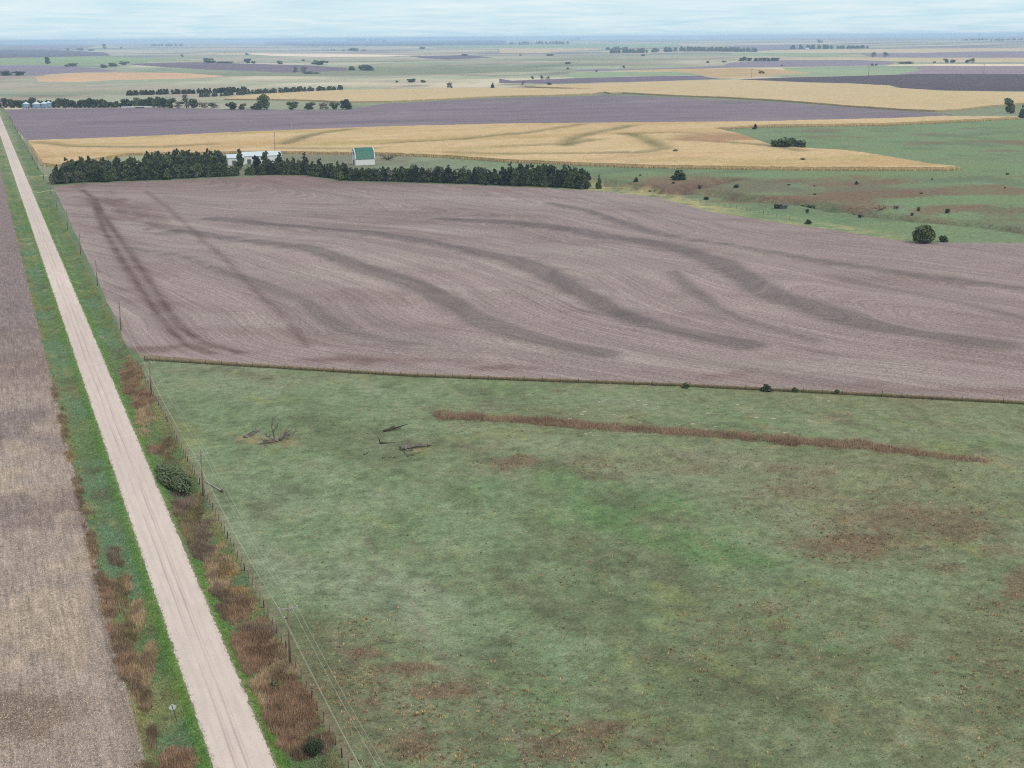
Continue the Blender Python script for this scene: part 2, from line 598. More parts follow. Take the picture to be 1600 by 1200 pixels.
def np_mesh(name, V, F, mat, col=None, smooth_shade=False, extra=None):
    """V (n,3), F (m,3 or 4)"""
    me = bpy.data.meshes.new(name)
    V = np.asarray(V, np.float32)
    F = np.asarray(F, np.int32)
    k = F.shape[1]
    me.vertices.add(len(V))
    me.vertices.foreach_set('co', V.ravel())
    me.loops.add(F.size)
    me.loops.foreach_set('vertex_index', F.ravel())
    me.polygons.add(len(F))
    me.polygons.foreach_set('loop_start', np.arange(0, F.size, k, dtype=np.int32))
    me.polygons.foreach_set('loop_total', np.full(len(F), k, np.int32))
    if smooth_shade:
        me.polygons.foreach_set('use_smooth', np.ones(len(F), bool))
    me.update(calc_edges=True)
    if col is not None:
        a = me.attributes.new("Col", 'FLOAT_COLOR', 'POINT')
        c = np.ones((len(V), 4), np.float32)
        c[:, :3] = np.clip(col, 0.004, 0.9)
        a.data.foreach_set('color', c.ravel())
    for nm, val in (extra or {}).items():
        a = me.attributes.new(nm, 'FLOAT', 'POINT')
        a.data.foreach_set('value', np.asarray(val, np.float32))
    me.materials.append(mat)
    return me


# ------------------------------------------------------------------ fields
def dens_px(pts, step=7.0):
    out = []
    for (ax, ay), (bx, by) in zip(pts, pts[1:] + pts[:1]):
        n = max(1, int(math.hypot(bx - ax, by - ay) / step))
        for i in range(n):
            out.append((ax + (bx - ax) * i / n, ay + (by - ay) * i / n))
    return out


def px_poly(pts, lift=0.0, jit=0.0):
    q = np.array(dens_px(pts))
    P = at(q[:, 0], q[:, 1], lift)[:, :2]
    if jit:
        P = P + RNG.normal(0, jit, P.shape)
    return P


def world_poly(pts, steps, jit=0.0):
    out = []
    n = len(pts)
    for i in range(n):
        a, b = np.array(pts[i], float), np.array(pts[(i + 1) % n], float)
        L = np.hypot(*(b - a))
        y, k = 0.0, 0
        while y < L:
            p = a + (b - a) * (y / L)
            st = np.clip(abs(p[1]) * 0.004, steps, 120)
            if jit and 0 < y:
                p = p + RNG.normal(0, jit, 2) * np.array([1, 0.2])
            out.append(p)
            y += st
    return np.array(out)


FIELDS = []   # (name, polygon, kind of surface, colour, label)


def field(name, poly, surf, col, label, lift=0.0):
    FIELDS.append(dict(name=name, poly=poly, surf=surf, col=np.array(col), label=label, lift=lift))


LIL = K(146, 136, 154, 1.6)      # harvested, bluish brown soil
DLIL = K(104, 94, 112, 1.75)
CREAM = K(214, 196, 158, 1.55)
TAN = K(206, 180, 134, 1.55)
MINT = K(154, 176, 138, 1.5)
far_list = [
    ("harvested_field", [(-260, 71), (140, 69.5), (150, 73), (118, 77), (60, 77), (-260, 78)], K(168, 150, 150, 1.8), "pale mauve harvested field under the horizon"),
    ("ploughed_field", [(-260, 79), (60, 77.5), (120, 79.5), (165, 82), (172, 87), (100, 88.5), (50, 90), (-260, 93)], DLIL, "dark purple ploughed strip above the pale green field"),
    ("green_field", [(-260, 93.5), (100, 89.2), (175, 88.2), (250, 92), (300, 94), (210, 99), (140, 101), (90, 102.5), (50, 101), (-260, 103)], K(150, 176, 124, 1.6), "pale green wheat field with one large round tree"),
    ("harvested_field", [(-260, 104), (50, 102), (105, 103.5), (150, 107), (170, 109), (190, 111), (110, 114), (60, 117.5), (-260, 121)], LIL, "lilac harvested field above the peach coloured strip"),
    ("harvested_field", [(200, 99.5), (270, 97.5), (320, 97.5), (400, 100), (480, 102), (540, 106), (545, 110), (500, 112), (440, 113.5), (400, 111), (330, 109), (260, 105), (210, 101.5)], K(128, 112, 130, 1.75), "purple harvested field around the distant bare trees"),
    ("corn_stubble_field", [(55, 121), (75, 117), (110, 115), (180, 113.5), (270, 113.5), (300, 115), (350, 118.5), (345, 119.5), (300, 122.5), (260, 123.5), (180, 125), (120, 128), (60, 127.5)], K(226, 190, 150, 1.6), "peach coloured strip field on the far left slope"),
    ("cropped_field", [(320, 82), (400, 84), (420, 85.5), (345, 86), (330, 83)], CREAM, "small cream field on the far slope"),
    ("cropped_field", [(390, 83.2), (530, 84), (640, 86.5), (600, 88.4), (520, 89.2), (430, 87.5), (395, 85)], K(240, 222, 196, 1.35), "bright cream strip field left of the picture middle"),
    ("harvested_field", [(410, 65.5), (530, 64), (620, 62.8), (740, 62.2), (790, 63.5), (790, 70), (650, 71.5), (530, 72), (470, 71.5), (420, 69)], K(96, 96, 120, 1.8), "dark blue hazy field on the skyline rise"),
    ("green_field", [(640, 71.8), (790, 70.5), (900, 68), (1060, 68.5), (1060, 73), (930, 75), (780, 74.5), (700, 75)], MINT, "hazy green strip field near the skyline middle"),
    ("cropped_field", [(780, 75.5), (935, 75.5), (950, 77), (900, 79), (850, 83), (780, 82.5)], CREAM, "cream field left of the long far tree belt"),
    ("harvested_field", [(640, 88), (730, 86), (770, 90), (700, 93), (660, 91)], K(116, 104, 124, 1.75), "small purple field in the rolling far grassland"),
    ("harvested_field", [(1130, 72), (1250, 70.5), (1245, 77), (1190, 78), (1150, 75.5)], LIL, "hazy lilac field behind the long tree belt"),
    ("cropped_field", [(1195, 79), (1250, 77.5), (1330, 77), (1460, 75.5), (1860, 75), (1860, 77.5), (1520, 80), (1440, 82), (1370, 83), (1260, 82.5), (1200, 80)], CREAM, "highest cream strip field below the far right tree belts"),
    ("harvested_field", [(1860, 78), (1520, 80.5), (1430, 83), (1340, 83.5), (1360, 89), (1480, 90), (1860, 90.5)], K(158, 146, 160, 1.75), "pale lilac field between two cream strips at right"),
    ("green_field", [(1150, 82), (1260, 83), (1340, 84.5), (1290, 88.5), (1180, 87), (1140, 86)], MINT, "grey green strip right of the long tree belt"),
    ("cropped_field", [(1215, 93.5), (1250, 90.5), (1330, 89.5), (1400, 90.2), (1500, 90.2), (1860, 91.5), (1860, 96), (1480, 97), (1400, 96), (1330, 93.5), (1250, 93.5)], CREAM, "second cream strip field at right, above the lone trees"),
    ("harvested_field", [(900, 109), (1000, 107.5), (1060, 106), (1130, 102.5), (1140, 98), (1180, 95.5), (1250, 94), (1330, 94), (1400, 97), (1390, 101), (1330, 103), (1250, 104), (1150, 105.5), (1060, 108), (950, 111.5), (900, 110.5)], LIL, "long lilac field below the row of round trees"),
    ("cropped_field", [(1380, 101.5), (1450, 100.5), (1860, 98.5), (1860, 103), (1480, 103), (1390, 102.5)], K(238, 220, 190, 1.4), "thin bright cream strip at far right"),
    ("harvested_field", [(1440, 103.5), (1860, 103.5), (1860, 117), (1480, 116.5), (1400, 115), (1430, 108)], K(166, 152, 164, 1.75), "pale lilac field above the dark ploughed field"),
    ("green_field", [(1220, 106), (1330, 105), (1430, 106), (1440, 110), (1400, 115.5), (1330, 118.5), (1260, 119), (1220, 118), (1270, 115), (1230, 112)], MINT, "mint green patch beside the distant tan field"),
    ("cropped_field", [(950, 110.5), (1060, 107.5), (1160, 106.5), (1220, 108.5), (1270, 114.5), (1210, 117.5), (1180, 121), (1130, 122.5), (1105, 119), (1080, 114.5), (1050, 112), (980, 111.5)], TAN, "tan crop field with one small tree clump"),
    ("green_field", [(880, 116), (920, 112), (1000, 112), (1060, 112), (1080, 115), (1095, 117), (1000, 119), (900, 122)], MINT, "mint green grass strip left of the tan field"),
    ("harvested_field", [(780, 123), (800, 126), (900, 122), (1000, 119.5), (1095, 118), (1105, 120.5), (1125, 123), (1060, 126), (950, 128.5), (860, 131), (780, 130)], K(126, 114, 134, 1.75), "purple strip field above the broad tan field"),
    ("ploughed_field", [(1150, 124), (1230, 121), (1300, 119.5), (1390, 117), (1430, 115.5), (1520, 115.5), (1860, 117), (1860, 146), (1480, 141.5), (1410, 138), (1395, 134), (1330, 130), (1250, 128)], K(92, 80, 92, 1.7), "dark purple ploughed field at the right edge"),
]
for nm, pts, c, lb in far_list:
    field(nm, px_poly(pts), 'far', c, lb)

MID_LOW = [(42, 221), (57, 219.5), (150, 216.5), (250, 212.5), (400, 206), (600, 198.5), (800, 193.5), (1000, 192), (1200, 190), (1400, 185), (1475, 181)]
field("stubble_field", px_poly([(6, 171), (100, 169.5), (250, 168.5), (330, 170.5), (540, 172), (600, 162), (700, 157), (790, 153), (925, 150), (945, 148.5), (1060, 152.5), (1220, 160), (1330, 168), (1440, 175), (1490, 179)] + MID_LOW[::-1] + [(25, 200)]),
      'stubble', K(142, 132, 144, 1.6), "broad lilac stubble field in front of the grain bins")


def crop_poly(top, bottom, lift=2.2):
    a, b = np.array(dens_px(top + bottom[:1])[:-1]), np.array(dens_px(bottom + top[:1]))
    na = sum(max(1, int(math.hypot(q[0] - p[0], q[1] - p[1]) / 7.0)) for p, q in zip(top, top[1:] + bottom[:1]))
    a = a[:na]
    nb = sum(max(1, int(math.hypot(q[0] - p[0], q[1] - p[1]) / 7.0)) for p, q in zip(bottom, bottom[1:]))
    b = b[:nb + 1]
    return np.concatenate([at(a[:, 0], a[:, 1], lift)[:, :2], at(b[:, 0], b[:, 1])[:, :2]])


CORN_BOTTOM = [(1590, 186.5), (1500, 191), (1375, 197), (1200, 199), (1114, 203)]
CORN = crop_poly([(44, 219.5), (57, 218.5), (150, 215.5), (250, 211.5), (400, 205), (600, 197.5), (800, 192.5), (1000, 191), (1200, 189), (1400, 184), (1475, 181), (1590, 182)],
                 CORN_BOTTOM + [(1150, 211), (1200, 229), (1250, 235), (1325, 239), (1375, 247), (1450, 260), (1500, 265),
                                (1475, 267), (1350, 267), (1200, 266), (1000, 262.5), (800, 254), (700, 247), (585, 242), (400, 240), (200, 243), (90, 262), (68, 259), (55, 240)])
field("corn_field", CORN, 'far', K(150, 130, 96), "soil under the ripe corn behind the farmstead", lift=2.2)
CORN2 = crop_poly([(350, 154), (355, 152), (400, 147.5), (470, 143.5), (530, 140.5), (620, 139), (700, 138), (800, 137), (870, 138.5), (1000, 138), (1000, 143)],
                  [(945, 145), (925, 148), (860, 150.5), (780, 152), (700, 156), (610, 160), (530, 160.5), (480, 158), (420, 157)])
field("corn_field", CORN2, 'far', K(150, 130, 96), "soil under the far corn left of the middle", lift=2.2)
CORN3 = crop_poly([(950, 139), (820, 134.5), (900, 131.5), (1000, 128), (1060, 125.8), (1130, 124.8), (1180, 125.2), (1250, 128.5), (1330, 130.5), (1390, 133.5), (1400, 137), (1470, 141.5), (1600, 143.5), (1860, 147)],
                  [(1860, 150), (1600, 163), (1550, 167), (1500, 173), (1460, 175), (1420, 173.5), (1330, 167.5), (1220, 158.5), (1130, 153.5), (1060, 151), (960, 145.5)])
field("corn_field", CORN3, 'far', K(150, 130, 96), "soil under the far corn at right", lift=2.2)

field("creek_pasture", px_poly([(560, 262), (700, 247), (800, 254), (1000, 262), (1200, 265.5), (1350, 266), (1475, 266), (1500, 264), (1375, 244), (1250, 233), (1200, 228), (1150, 210), (1114, 203), (1200, 198), (1375, 196), (1500, 190.5), (1600, 185), (1860, 170), (1860, 400), (1600, 380), (1425, 378), (1372, 371), (1294, 358), (1197, 345), (1110, 331), (1031, 310), (948, 299), (700, 285)]),
      'grass', K(112, 134, 98), "green pasture with an eroded creek bed")
STUB_LEFT = [(216, 553), (196, 541), (187, 512)]
STUB = [(83.5, 291), (140, 286.5), (250, 282.5), (350, 277.5), (420, 275), (480, 275), (510, 280), (540, 284), (600, 285.5), (720, 288.5), (860, 294.5), (945, 299), (1031, 309), (1110, 331), (1197, 345), (1294, 358), (1372, 371), (1425, 378), (1500, 379), (1600, 379.5), (1860, 398), (1860, 640), (1600, 627), (1303, 611), (1066, 599), (650, 584), (400, 569)]
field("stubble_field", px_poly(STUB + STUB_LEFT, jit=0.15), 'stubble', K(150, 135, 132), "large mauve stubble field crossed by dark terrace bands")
pf = [tuple(p) for p in FENCE]
field("pasture", world_poly([(11.4, 40), (260, 40), (330, 190)] + [(p[0], p[1] + 0.6) for p in FENCE[::-1]] + [(11.4, 382.5)], 1.2, 0.1), 'grass', K(116, 130, 98), "grazed green pasture beside the road")
field("fence_strip", world_poly([(p[0], p[1] + 0.6) for p in FENCE] + list(at([1860, 1600, 1303, 1066, 650, 400, 216], [641, 627, 611, 599, 584, 569, 553])[:, :2]), 1.5, 0.0), 'grass', K(146, 134, 112), "strip of dry grass along the pasture fence")
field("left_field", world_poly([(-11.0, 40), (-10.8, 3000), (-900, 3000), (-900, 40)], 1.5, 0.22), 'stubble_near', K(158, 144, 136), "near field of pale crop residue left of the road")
field("road_verge", world_poly([(-3.5, 30), (-3.5, 3000), (-10.9, 3000), (-11.0, 30)], 1.0, 0.0), 'grass', K(86, 122, 74), "green ditch on the left of the road")
field("road_verge", world_poly([(3.5, 30), (11.4, 30), (11.4, 382), (10.6, 400), (11.2, 600), (12.5, 850), (14.5, 980), (13.5, 1150), (12.5, 1750), (12.5, 3000), (3.5, 3000)], 1.0, 0.0), 'grass', K(86, 122, 74), "green ditch between the road and the wire fence")
field("gravel_road", world_poly([(-3.55, 20), (3.5, 20), (3.5, 4000), (-3.55, 4000)], 0.8, 0.10), 'gravel', K(219, 207, 200), "straight pale gravel road")
for ya, yb in ((968, 973), (868, 871)):
    field("driveway", world_poly([(3.2, ya), (17, ya - 1), (17, yb - 1), (3.2, yb)], 2.0), 'far', K(168, 172, 136), "grassy field driveway crossing the ditch")

# points of the land: even in the picture where it is near, wider where no one looks
px = np.arange(-330, 1960, 6.5)
rows = np.concatenate([np.arange(58.6, 76, 0.9), np.arange(76, 130, 1.4), np.arange(130, 186, 2.6), np.arange(186, 364, 1.7), np.arange(364, 1500, 6.0)])
gx, gy = np.meshgrid(px, rows)
gx = gx + RNG.uniform(-2.2, 2.2, gx.shape)
gp = flat(gx.ravel(), gy.ravel())[:, :2]
rr = np.hypot(gp[:, 0] - CAM[0], gp[:, 1])
gp = gp[(rr < 43500) & (rr > 60)]
ring = []
for r in np.geomspace(20, 46000, 60):
    for a in np.arange(0, 360, 4.0):
        if 33 - 40 < ((a + 180) % 360) - 180 < 52 and r > 100:
            continue
        ring.append((CAM[0] + r * math.sin(math.radians(a)), r * math.cos(math.radians(a))))
for a in np.arange(-12, 56, 0.8):
    ring.append((CAM[0] + 46000 * math.sin(math.radians(a)), 46000 * math.cos(math.radians(a))))
yy = [60.0]
while yy[-1] < 3000:
    yy.append(yy[-1] + max(3.0, yy[-1] * 0.012))
lanes = [(x, y) for y in yy for x in (-9.8, -8.4, -7.2, -6, -4.8, 0.0, 4.8, 6, 7.2, 8.4, 9.8)]
trk = []
for p in TRACKS:
    cum = np.concatenate([[0], np.cumsum(np.hypot(*np.diff(p, axis=0).T))])
    for t in np.arange(0, cum[-1], 3.5):
        q = np.array([np.interp(t, cum, p[:, 0]), np.interp(t, cum, p[:, 1])])
        for o_ in (-4.5, -2.4, -1.2, 0, 1.2, 2.4, 4.5):
            trk.append(q + np.array([o_, 0.2 * o_]))
pts = np.concatenate([gp, np.array(ring), np.array(lanes), np.array(trk)])
polys, allp, k = [], [pts], len(pts)
for f in FIELDS:
    q = f['poly']
    if np.sum(q[:, 0] * np.roll(q[:, 1], -1) - np.roll(q[:, 0], -1) * q[:, 1]) < 0:
        f['poly'] = q = q[::-1]
    n = len(q)
    polys.append(list(range(k, k + n)))
    allp.append(f['poly'])
    k += n
allp = np.concatenate(allp)
cv, ce, cf, _, _, cof = delaunay_2d_cdt([Vector(p) for p in allp], [], polys, 0, 1e-4, True)
CV = np.array([(p[0], p[1]) for p in cv])
CF = np.array(cf, np.int32)
cen = CV[CF].mean(1)
owner = np.full(len(CF), -1)
for i, f in enumerate(FIELDS):
    lo_, hi_ = f['poly'].min(0), f['poly'].max(0)
    w_ = np.where(((cen >= lo_) & (cen <= hi_)).all(1))[0]
    if len(w_):
        owner[w_[inside(cen[w_, 0], cen[w_, 1], f['poly'])]] = i
CZ = h(CV[:, 0], CV[:, 1])
LAND = np.column_stack([CV, CZ])
a_, b_, c_ = (CV[CF[:, i]] for i in range(3))
flip = ((b_ - a_)[:, 0] * (c_ - a_)[:, 1] - (b_ - a_)[:, 1] * (c_ - a_)[:, 0]) < 0
CF[flip] = CF[flip][:, ::-1]


# ------------------------------------------------------------------ what grows where (colour of the ground itself, plus hill shading on the far land)
def mixc(c, t, w):
    return c * (1 - w[:, None]) + np.asarray(t) * w[:, None]


def blob(X, Y, cx, cy, rx, ry, rough=0.5, seed=40):
    """soft patch given in picture position, measured on the ground"""
    d = np.sqrt(((X - cx) / rx) ** 2 + ((Y - cy) / ry) ** 2)
    return d


RUST, DRY, OLIVE = K(140, 113, 95), K(160, 142, 104), K(118, 116, 84)
RUST_LINE = [(690, 650), (800, 656), (900, 664), (1000, 671), (1100, 678), (1200, 686), (1300, 694), (1400, 704), (1480, 714), (1545, 722)]
RUST_BLOBS = [  # px, py, rx, ry, strength
    (805, 722, 42, 12, 1.0), (570, 1020, 45, 10, .8), (640, 1045, 50, 16, .9), (700, 1078, 60, 18, .9), (580, 1098, 35, 8, .7), (640, 1165, 60, 22, .6), (930, 1140, 45, 18, .8),
    (880, 1170, 70, 25, .6), (1592, 912, 28, 24, 1.0), (1218, 980, 22, 9, .7), (1405, 1000, 24, 16, .5), (1330, 850, 90, 22, .8), (1250, 735, 70, 8, .6), (1420, 810, 120, 20, .7), (1500, 830, 60, 20, .7),
    (1240, 768, 40, 10, .5), (905, 845, 30, 8, .3), (720, 690, 18, 6, .4), (580, 905, 12, 5, .5), (1560, 860, 40, 14, .5), (1480, 885, 40, 10, .6), (1200, 950, 30, 8, .4), (760, 700, 40, 8, .4), (940, 745, 60, 6, .4), (1090, 735, 60, 6, .45)]
VERGE_R = [  # px, py, rx, ry, kind
    (205, 590, 16, 24, 'rust'), (222, 625, 18, 18, 'rust'), (243, 703, 14, 7, 'rust'), (285, 790, 24, 16, 'grey'), (318, 830, 20, 22, 'grey'), (310, 862, 24, 12, 'grey'), (350, 900, 22, 16, 'orange'), (372, 925, 20, 10, 'orange'), (340, 925, 12, 14, 'grey'), (375, 955, 26, 20, 'rust'),
    (400, 985, 34, 10, 'grey'), (405, 1030, 34, 36, 'rust'), (440, 1090, 34, 40, 'rust'), (475, 1130, 34, 34, 'rust'), (455, 1165, 26, 16, 'rust'), (500, 1175, 18, 14, 'grey'), (430, 1120, 24, 18, 'rust'), (225, 640, 12, 40, 'dry'), (262, 700, 12, 20, 'olive'), (300, 812, 22, 40, 'olive'), (345, 900, 26, 36, 'dry'), (362, 940, 26, 30, 'brown'), (392, 1000, 34, 40, 'rust'), (425, 1065, 38, 50, 'dry'), (460, 1125, 42, 50, 'rust'), (480, 1170, 40, 22, 'brown')]
VERGE_L = [(84, 620, 6, 14, 'brown'), (92, 655, 6, 8, 'brown'), (107, 712, 7, 10, 'orange'), (116, 760, 7, 16, 'brown'), (127, 825, 9, 34, 'brown'), (142, 880, 11, 26, 'rust'), (155, 925, 12, 32, 'brown'), (165, 965, 13, 26, 'rust'), (182, 1000, 14, 30, 'brown'),
           (196, 1040, 14, 26, 'rust'), (213, 1070, 12, 24, 'brown'), (198, 908, 9, 17, 'dry'), (215, 965, 9, 30, 'dry'), (205, 985, 12, 26, 'olive'), (275, 1190, 30, 20, 'rust'), (190, 1197, 55, 10, 'olive'), (234, 1020, 9, 30, 'dry'), (178, 868, 9, 14, 'grey'), (226, 1100, 10, 22, 'brown'), (100, 690, 5, 50, 'olive'), (122, 790, 8, 50, 'brown'), (140, 870, 11, 50, 'brown'), (168, 950, 15, 50, 'rust'), (195, 1020, 18, 50, 'brown'), (188, 930, 14, 40, 'olive'), (216, 1060, 16, 40, 'dry'), (238, 1150, 8, 30, 'brown')]
TONE = dict(rust=RUST, grey=K(112, 100, 94), orange=K(152, 128, 86), brown=K(112, 94, 82), dry=K(164, 146, 118), olive=K(112, 108, 76))


BROWN = [(1380, 820, 240, 85, 1), (1250, 770, 120, 40, .8), (680, 1110, 260, 110, .8), (900, 1160, 160, 60, .7), (560, 1000, 120, 60, .6), (1000, 725, 260, 22, .6),
         (1200, 1000, 200, 80, .35), (1550, 1050, 90, 150, .4), (450, 1150, 110, 60, .6), (1050, 860, 220, 60, .3), (820, 660, 260, 30, .35)]


def brown_zone(x, y, X, Y):
    b = np.zeros(len(x))
    n = 0.45 * fbm(x, y, 16, 4, 45, 0.7)
    for cx, cy, rx, ry, s in BROWN:
        b = np.maximum(b, s * smooth(1.25, 0.35, blob(X, Y, cx, cy, rx, ry) + n))
    return b


def pasture_col(x, y, z, X, Y):
    al, ac = x * 0.37 - y * 0.93, x * 0.93 + y * 0.37               # water runs down this way
    wx, wy = 9 * vnoise(x, y, 40, 46), 9 * vnoise(x, y, 40, 47)
    c = np.repeat(K(132, 155, 118)[None], len(x), 0)
    flow = fbm((al + wx) / 3.2, ac + wy, 22, 5, 21, 0.62)
    c = mixc(c, K(150, 166, 138), smooth(0.0, 0.55, flow) * 0.85)
    c = mixc(c, K(108, 114, 86), smooth(0.0, -0.6, flow) * 0.6)
    mid = fbm(x, y, 7, 5, 48, 0.78)
    c = mixc(c, K(150, 166, 132), smooth(0.05, 0.6, mid) * 0.6)
    c = mixc(c, K(98, 116, 82), smooth(-0.05, -0.6, mid) * 0.55)
    dry = np.clip(0.5 * smooth(640, 560, Y) + 0.6 * smooth(900, 650, Y) * smooth(500, 1100, X) + 0.35 * smooth(1000, 1500, X), 0, 1)
    c = mixc(c, K(140, 140, 106), dry * (0.40 + 0.3 * smooth(-0.4, 0.5, fbm(x, y, 30, 4, 28))))
    c = mixc(c, K(96, 146, 84), smooth(0.2, 0.75, fbm(al / 2, ac, 20, 5, 22, 0.65)) * 0.6 * (1 - 0.5 * dry))
    c = mixc(c, K(152, 164, 98), smooth(0.25, 0.8, fbm(al / 2, ac, 12, 5, 24, 0.7)) * 0.5)
    bz = brown_zone(x, y, X, Y)
    c = mixc(c, K(126, 116, 94), bz * 0.5)
    c = mixc(c, K(118, 108, 90), smooth(0.25, 0.8, fbm(al / 1.6, ac, 8, 4, 25)) * (0.25 + 0.4 * dry))
    c = mixc(c, K(92, 100, 78), smooth(0.3, 0.8, fbm(al / 1.8, ac, 6, 4, 26)) * 0.45)
    c = mixc(c, K(162, 158, 122), smooth(0.35, 0.8, fbm(x, y, 5, 4, 27)) * (0.25 + 0.4 * dry))
    rb = rust_amount(x, y, X, Y)
    c = mixc(c, K(132, 112, 94), np.clip(rb, 0, 1) * 0.7)
    for bx, by, rx, ry in ((432, 690, 52, 9), (395, 686, 26, 6), (660, 700, 26, 6)):
        c = mixc(c, K(166, 152, 116), 0.75 * smooth(1.1, 0.5, blob(X, Y, bx, by, rx, ry) + 0.6 * vnoise(x, y, 2.2, 39)))
    # cattle path and pale berm
    for p in (PATH1, PATH2):
        c = mixc(c, K(150, 144, 130), 0.55 * np.exp(-(dist_poly(x, y, p) / 0.35) ** 2))
    c = mixc(c, K(152, 150, 128), 0.45 * np.exp(-(dist_poly(x, y, BERM) / 1.2) ** 2) * (vnoise(x, y, 9, 31) > -0.2))
    c = mixc(c, K(150, 134, 112), 0.7 * np.exp(-((x - 11.4) / 1.1) ** 2) * (y < 384))
    return c


PATH1 = pline([(568, 830), (585, 865), (600, 895), (640, 925), (655, 965), (690, 1020), (720, 1060), (760, 1085), (800, 1130), (820, 1180), (822, 1220)])
PATH2 = pline([(520, 990), (540, 1030), (600, 1060), (650, 1120), (660, 1170)])


def rust_amount(x, y, X, Y):
    a = np.zeros(len(x))
    n = 0.5 * vnoise(x, y, 3.2, 33) + 0.45 * vnoise(x, y, 1.2, 34)
    for cx, cy, rx, ry, s in RUST_BLOBS:
        d = blob(X, Y, cx, cy, rx, ry)
        a = np.maximum(a, s * smooth(1.15, 0.55, d + 0.55 * n))
    d = dist_poly(X, Y * 2.2, [(p, q * 2.2) for p, q in RUST_LINE])
    wob = (12 + 4.5 * vnoise(x, y, 14, 35)) * smooth(1570, 1480, X)  + 0.5
    a = np.maximum(a, smooth(1.15, 0.7, d / wob + 0.5 * n + 0.35 * vnoise(x, y, 9, 38)))
    return a


def verge_kind(x, y, X, Y, lst):
    """0..1 amount and colour of tall dead growth"""
    a = np.zeros(len(x))
    c = np.repeat(DRY[None], len(x), 0)
    n = 0.8 * vnoise(x, y, 3.4, 36) + 0.7 * vnoise(x, y, 1.1, 37)
    for cx, cy, rx, ry, kd in lst:
        s = smooth(1.2, 0.7, blob(X, Y, cx, cy, rx, ry) + 0.5 * n)
        up = s > a
        c[up] = TONE[kd]
        a = np.maximum(a, s)
    return a, c


def verge_col(x, y, z, X, Y):
    c = np.repeat(K(108, 136, 92)[None], len(x), 0)
    ax = np.abs(x)
    c = mixc(c, K(112, 146, 118), smooth(0.0, 0.6, fbm(x, y * 0.5, 9, 4, 41)) * 0.7)
    c = mixc(c, K(150, 152, 104), smooth(0.0, 0.6, fbm(x, y * 0.6, 6, 4, 42)) * 0.6)
    c = mixc(c, K(100, 100, 76), smooth(0.25, 0.7, fbm(x, y * 0.6, 5, 4, 43)) * 0.6)
    c = mixc(c, K(96, 142, 52), np.exp(-((ax - 4.2) / 0.95) ** 2) * 0.8)
    c = mixc(c, K(152, 142, 96), (np.exp(-((ax - 10.6) / 0.7) ** 2) * 0.6 * (vnoise(x, y, 8, 44) > -0.1)))
    c = mixc(c, K(196, 182, 168), 0.5 * np.exp(-((ax - 3.45) / 0.22) ** 2))
    ar, cr = verge_kind(x, y, X, Y, VERGE_R)
    al, cl = verge_kind(x, y, X, Y, VERGE_L)
    c = c * (1 - 0.5 * ar[:, None]) + cr * (0.5 * ar[:, None])
    c = c * (1 - 0.5 * al[:, None]) + cl * (0.5 * al[:, None])
    return c


def stubble_col(x, y, z, X, Y):
    c = np.repeat(K(165, 151, 150)[None], len(x), 0)
    c = mixc(c, K(176, 166, 160), smooth(0.1, 0.7, fbm(x + y, (x - y) * 0.3, 30, 4, 51)) * 0.6)
    c = mixc(c, K(136, 118, 114), smooth(0.1, 0.7, fbm(x + y, (x - y) * 0.3, 22, 4, 52)) * 0.45)
    for i, p in enumerate(TRACKS):
        d = dist_poly(x, y, p) + 0.6 * np.abs(vnoise(x, y, 7, 57))
        c = mixc(c, K(104, 84, 80), np.exp(-(d / 1.9) ** 2) * (1.0 if i < 2 else 0.6) * (0.7 + 0.3 * smooth(-0.5, 0.4, vnoise(x, y, 9, 54))))
    df = dist_poly(x, y, FENCE)
    c = mixc(c, K(122, 98, 92), np.exp(-((df - 15) / 7) ** 2) * smooth(-0.1, 0.5, fbm(x * 0.4, y, 10, 3, 55)) * 0.8)
    c = mixc(c, K(178, 166, 160), np.exp(-((df - 4) / 3) ** 2) * 0.5)
    c = mixc(c, K(128, 106, 102), smooth(310, 280, Y) * smooth(900, 500, X) * 0.6)
    c = mixc(c, K(120, 100, 96), np.exp(-((x - 40) / 22) ** 2) * smooth(600, 700, y) * smooth(0, 0.5, fbm(x, y * 0.3, 12, 3, 56)) * 0.8)
    return c


def mid_col(x, y, z, X, Y):
    c = np.repeat(K(140, 130, 142, 1.6)[None], len(x), 0)
    c = mixc(c, K(156, 146, 154, 1.6), smooth(0, 0.6, fbm(x * 0.4, y, 60, 4, 61)) * 0.6)
    c = mixc(c, K(118, 108, 120, 1.6), smooth(0.1, 0.7, fbm(x * 0.35, y, 70, 4, 62)) * 0.5)
    return c


def left_col(x, y, z, X, Y):
    c = np.repeat(K(176, 164, 156)[None], len(x), 0)
    c = mixc(c, K(196, 180, 160), smooth(0.0, 0.6, fbm(x, y * 0.6, 9, 4, 71)) * 0.7)
    c = mixc(c, K(132, 120, 122), smooth(0.05, 0.6, fbm(x, y * 0.5, 14, 4, 72)) * 0.7)
    c = mixc(c, K(122, 104, 100), np.exp(-((y - 395) / 26) ** 2) * 0.6 + 0.5 * np.exp(-((y - 440) / 14) ** 2))
    c = mixc(c, K(124, 104, 90), smooth(1.2, 0.4, blob(X, Y, 30, 1120, 95, 50) + 0.4 * vnoise(x, y, 3, 73)) * 0.7)
    c = mixc(c, K(134, 128, 122), np.exp(-((x + 12.2) / 1.0) ** 2) * 0.6 * (y < 230))
    c = mixc(c, K(134, 120, 124), smooth(330, 520, y) * 0.75)
    return c


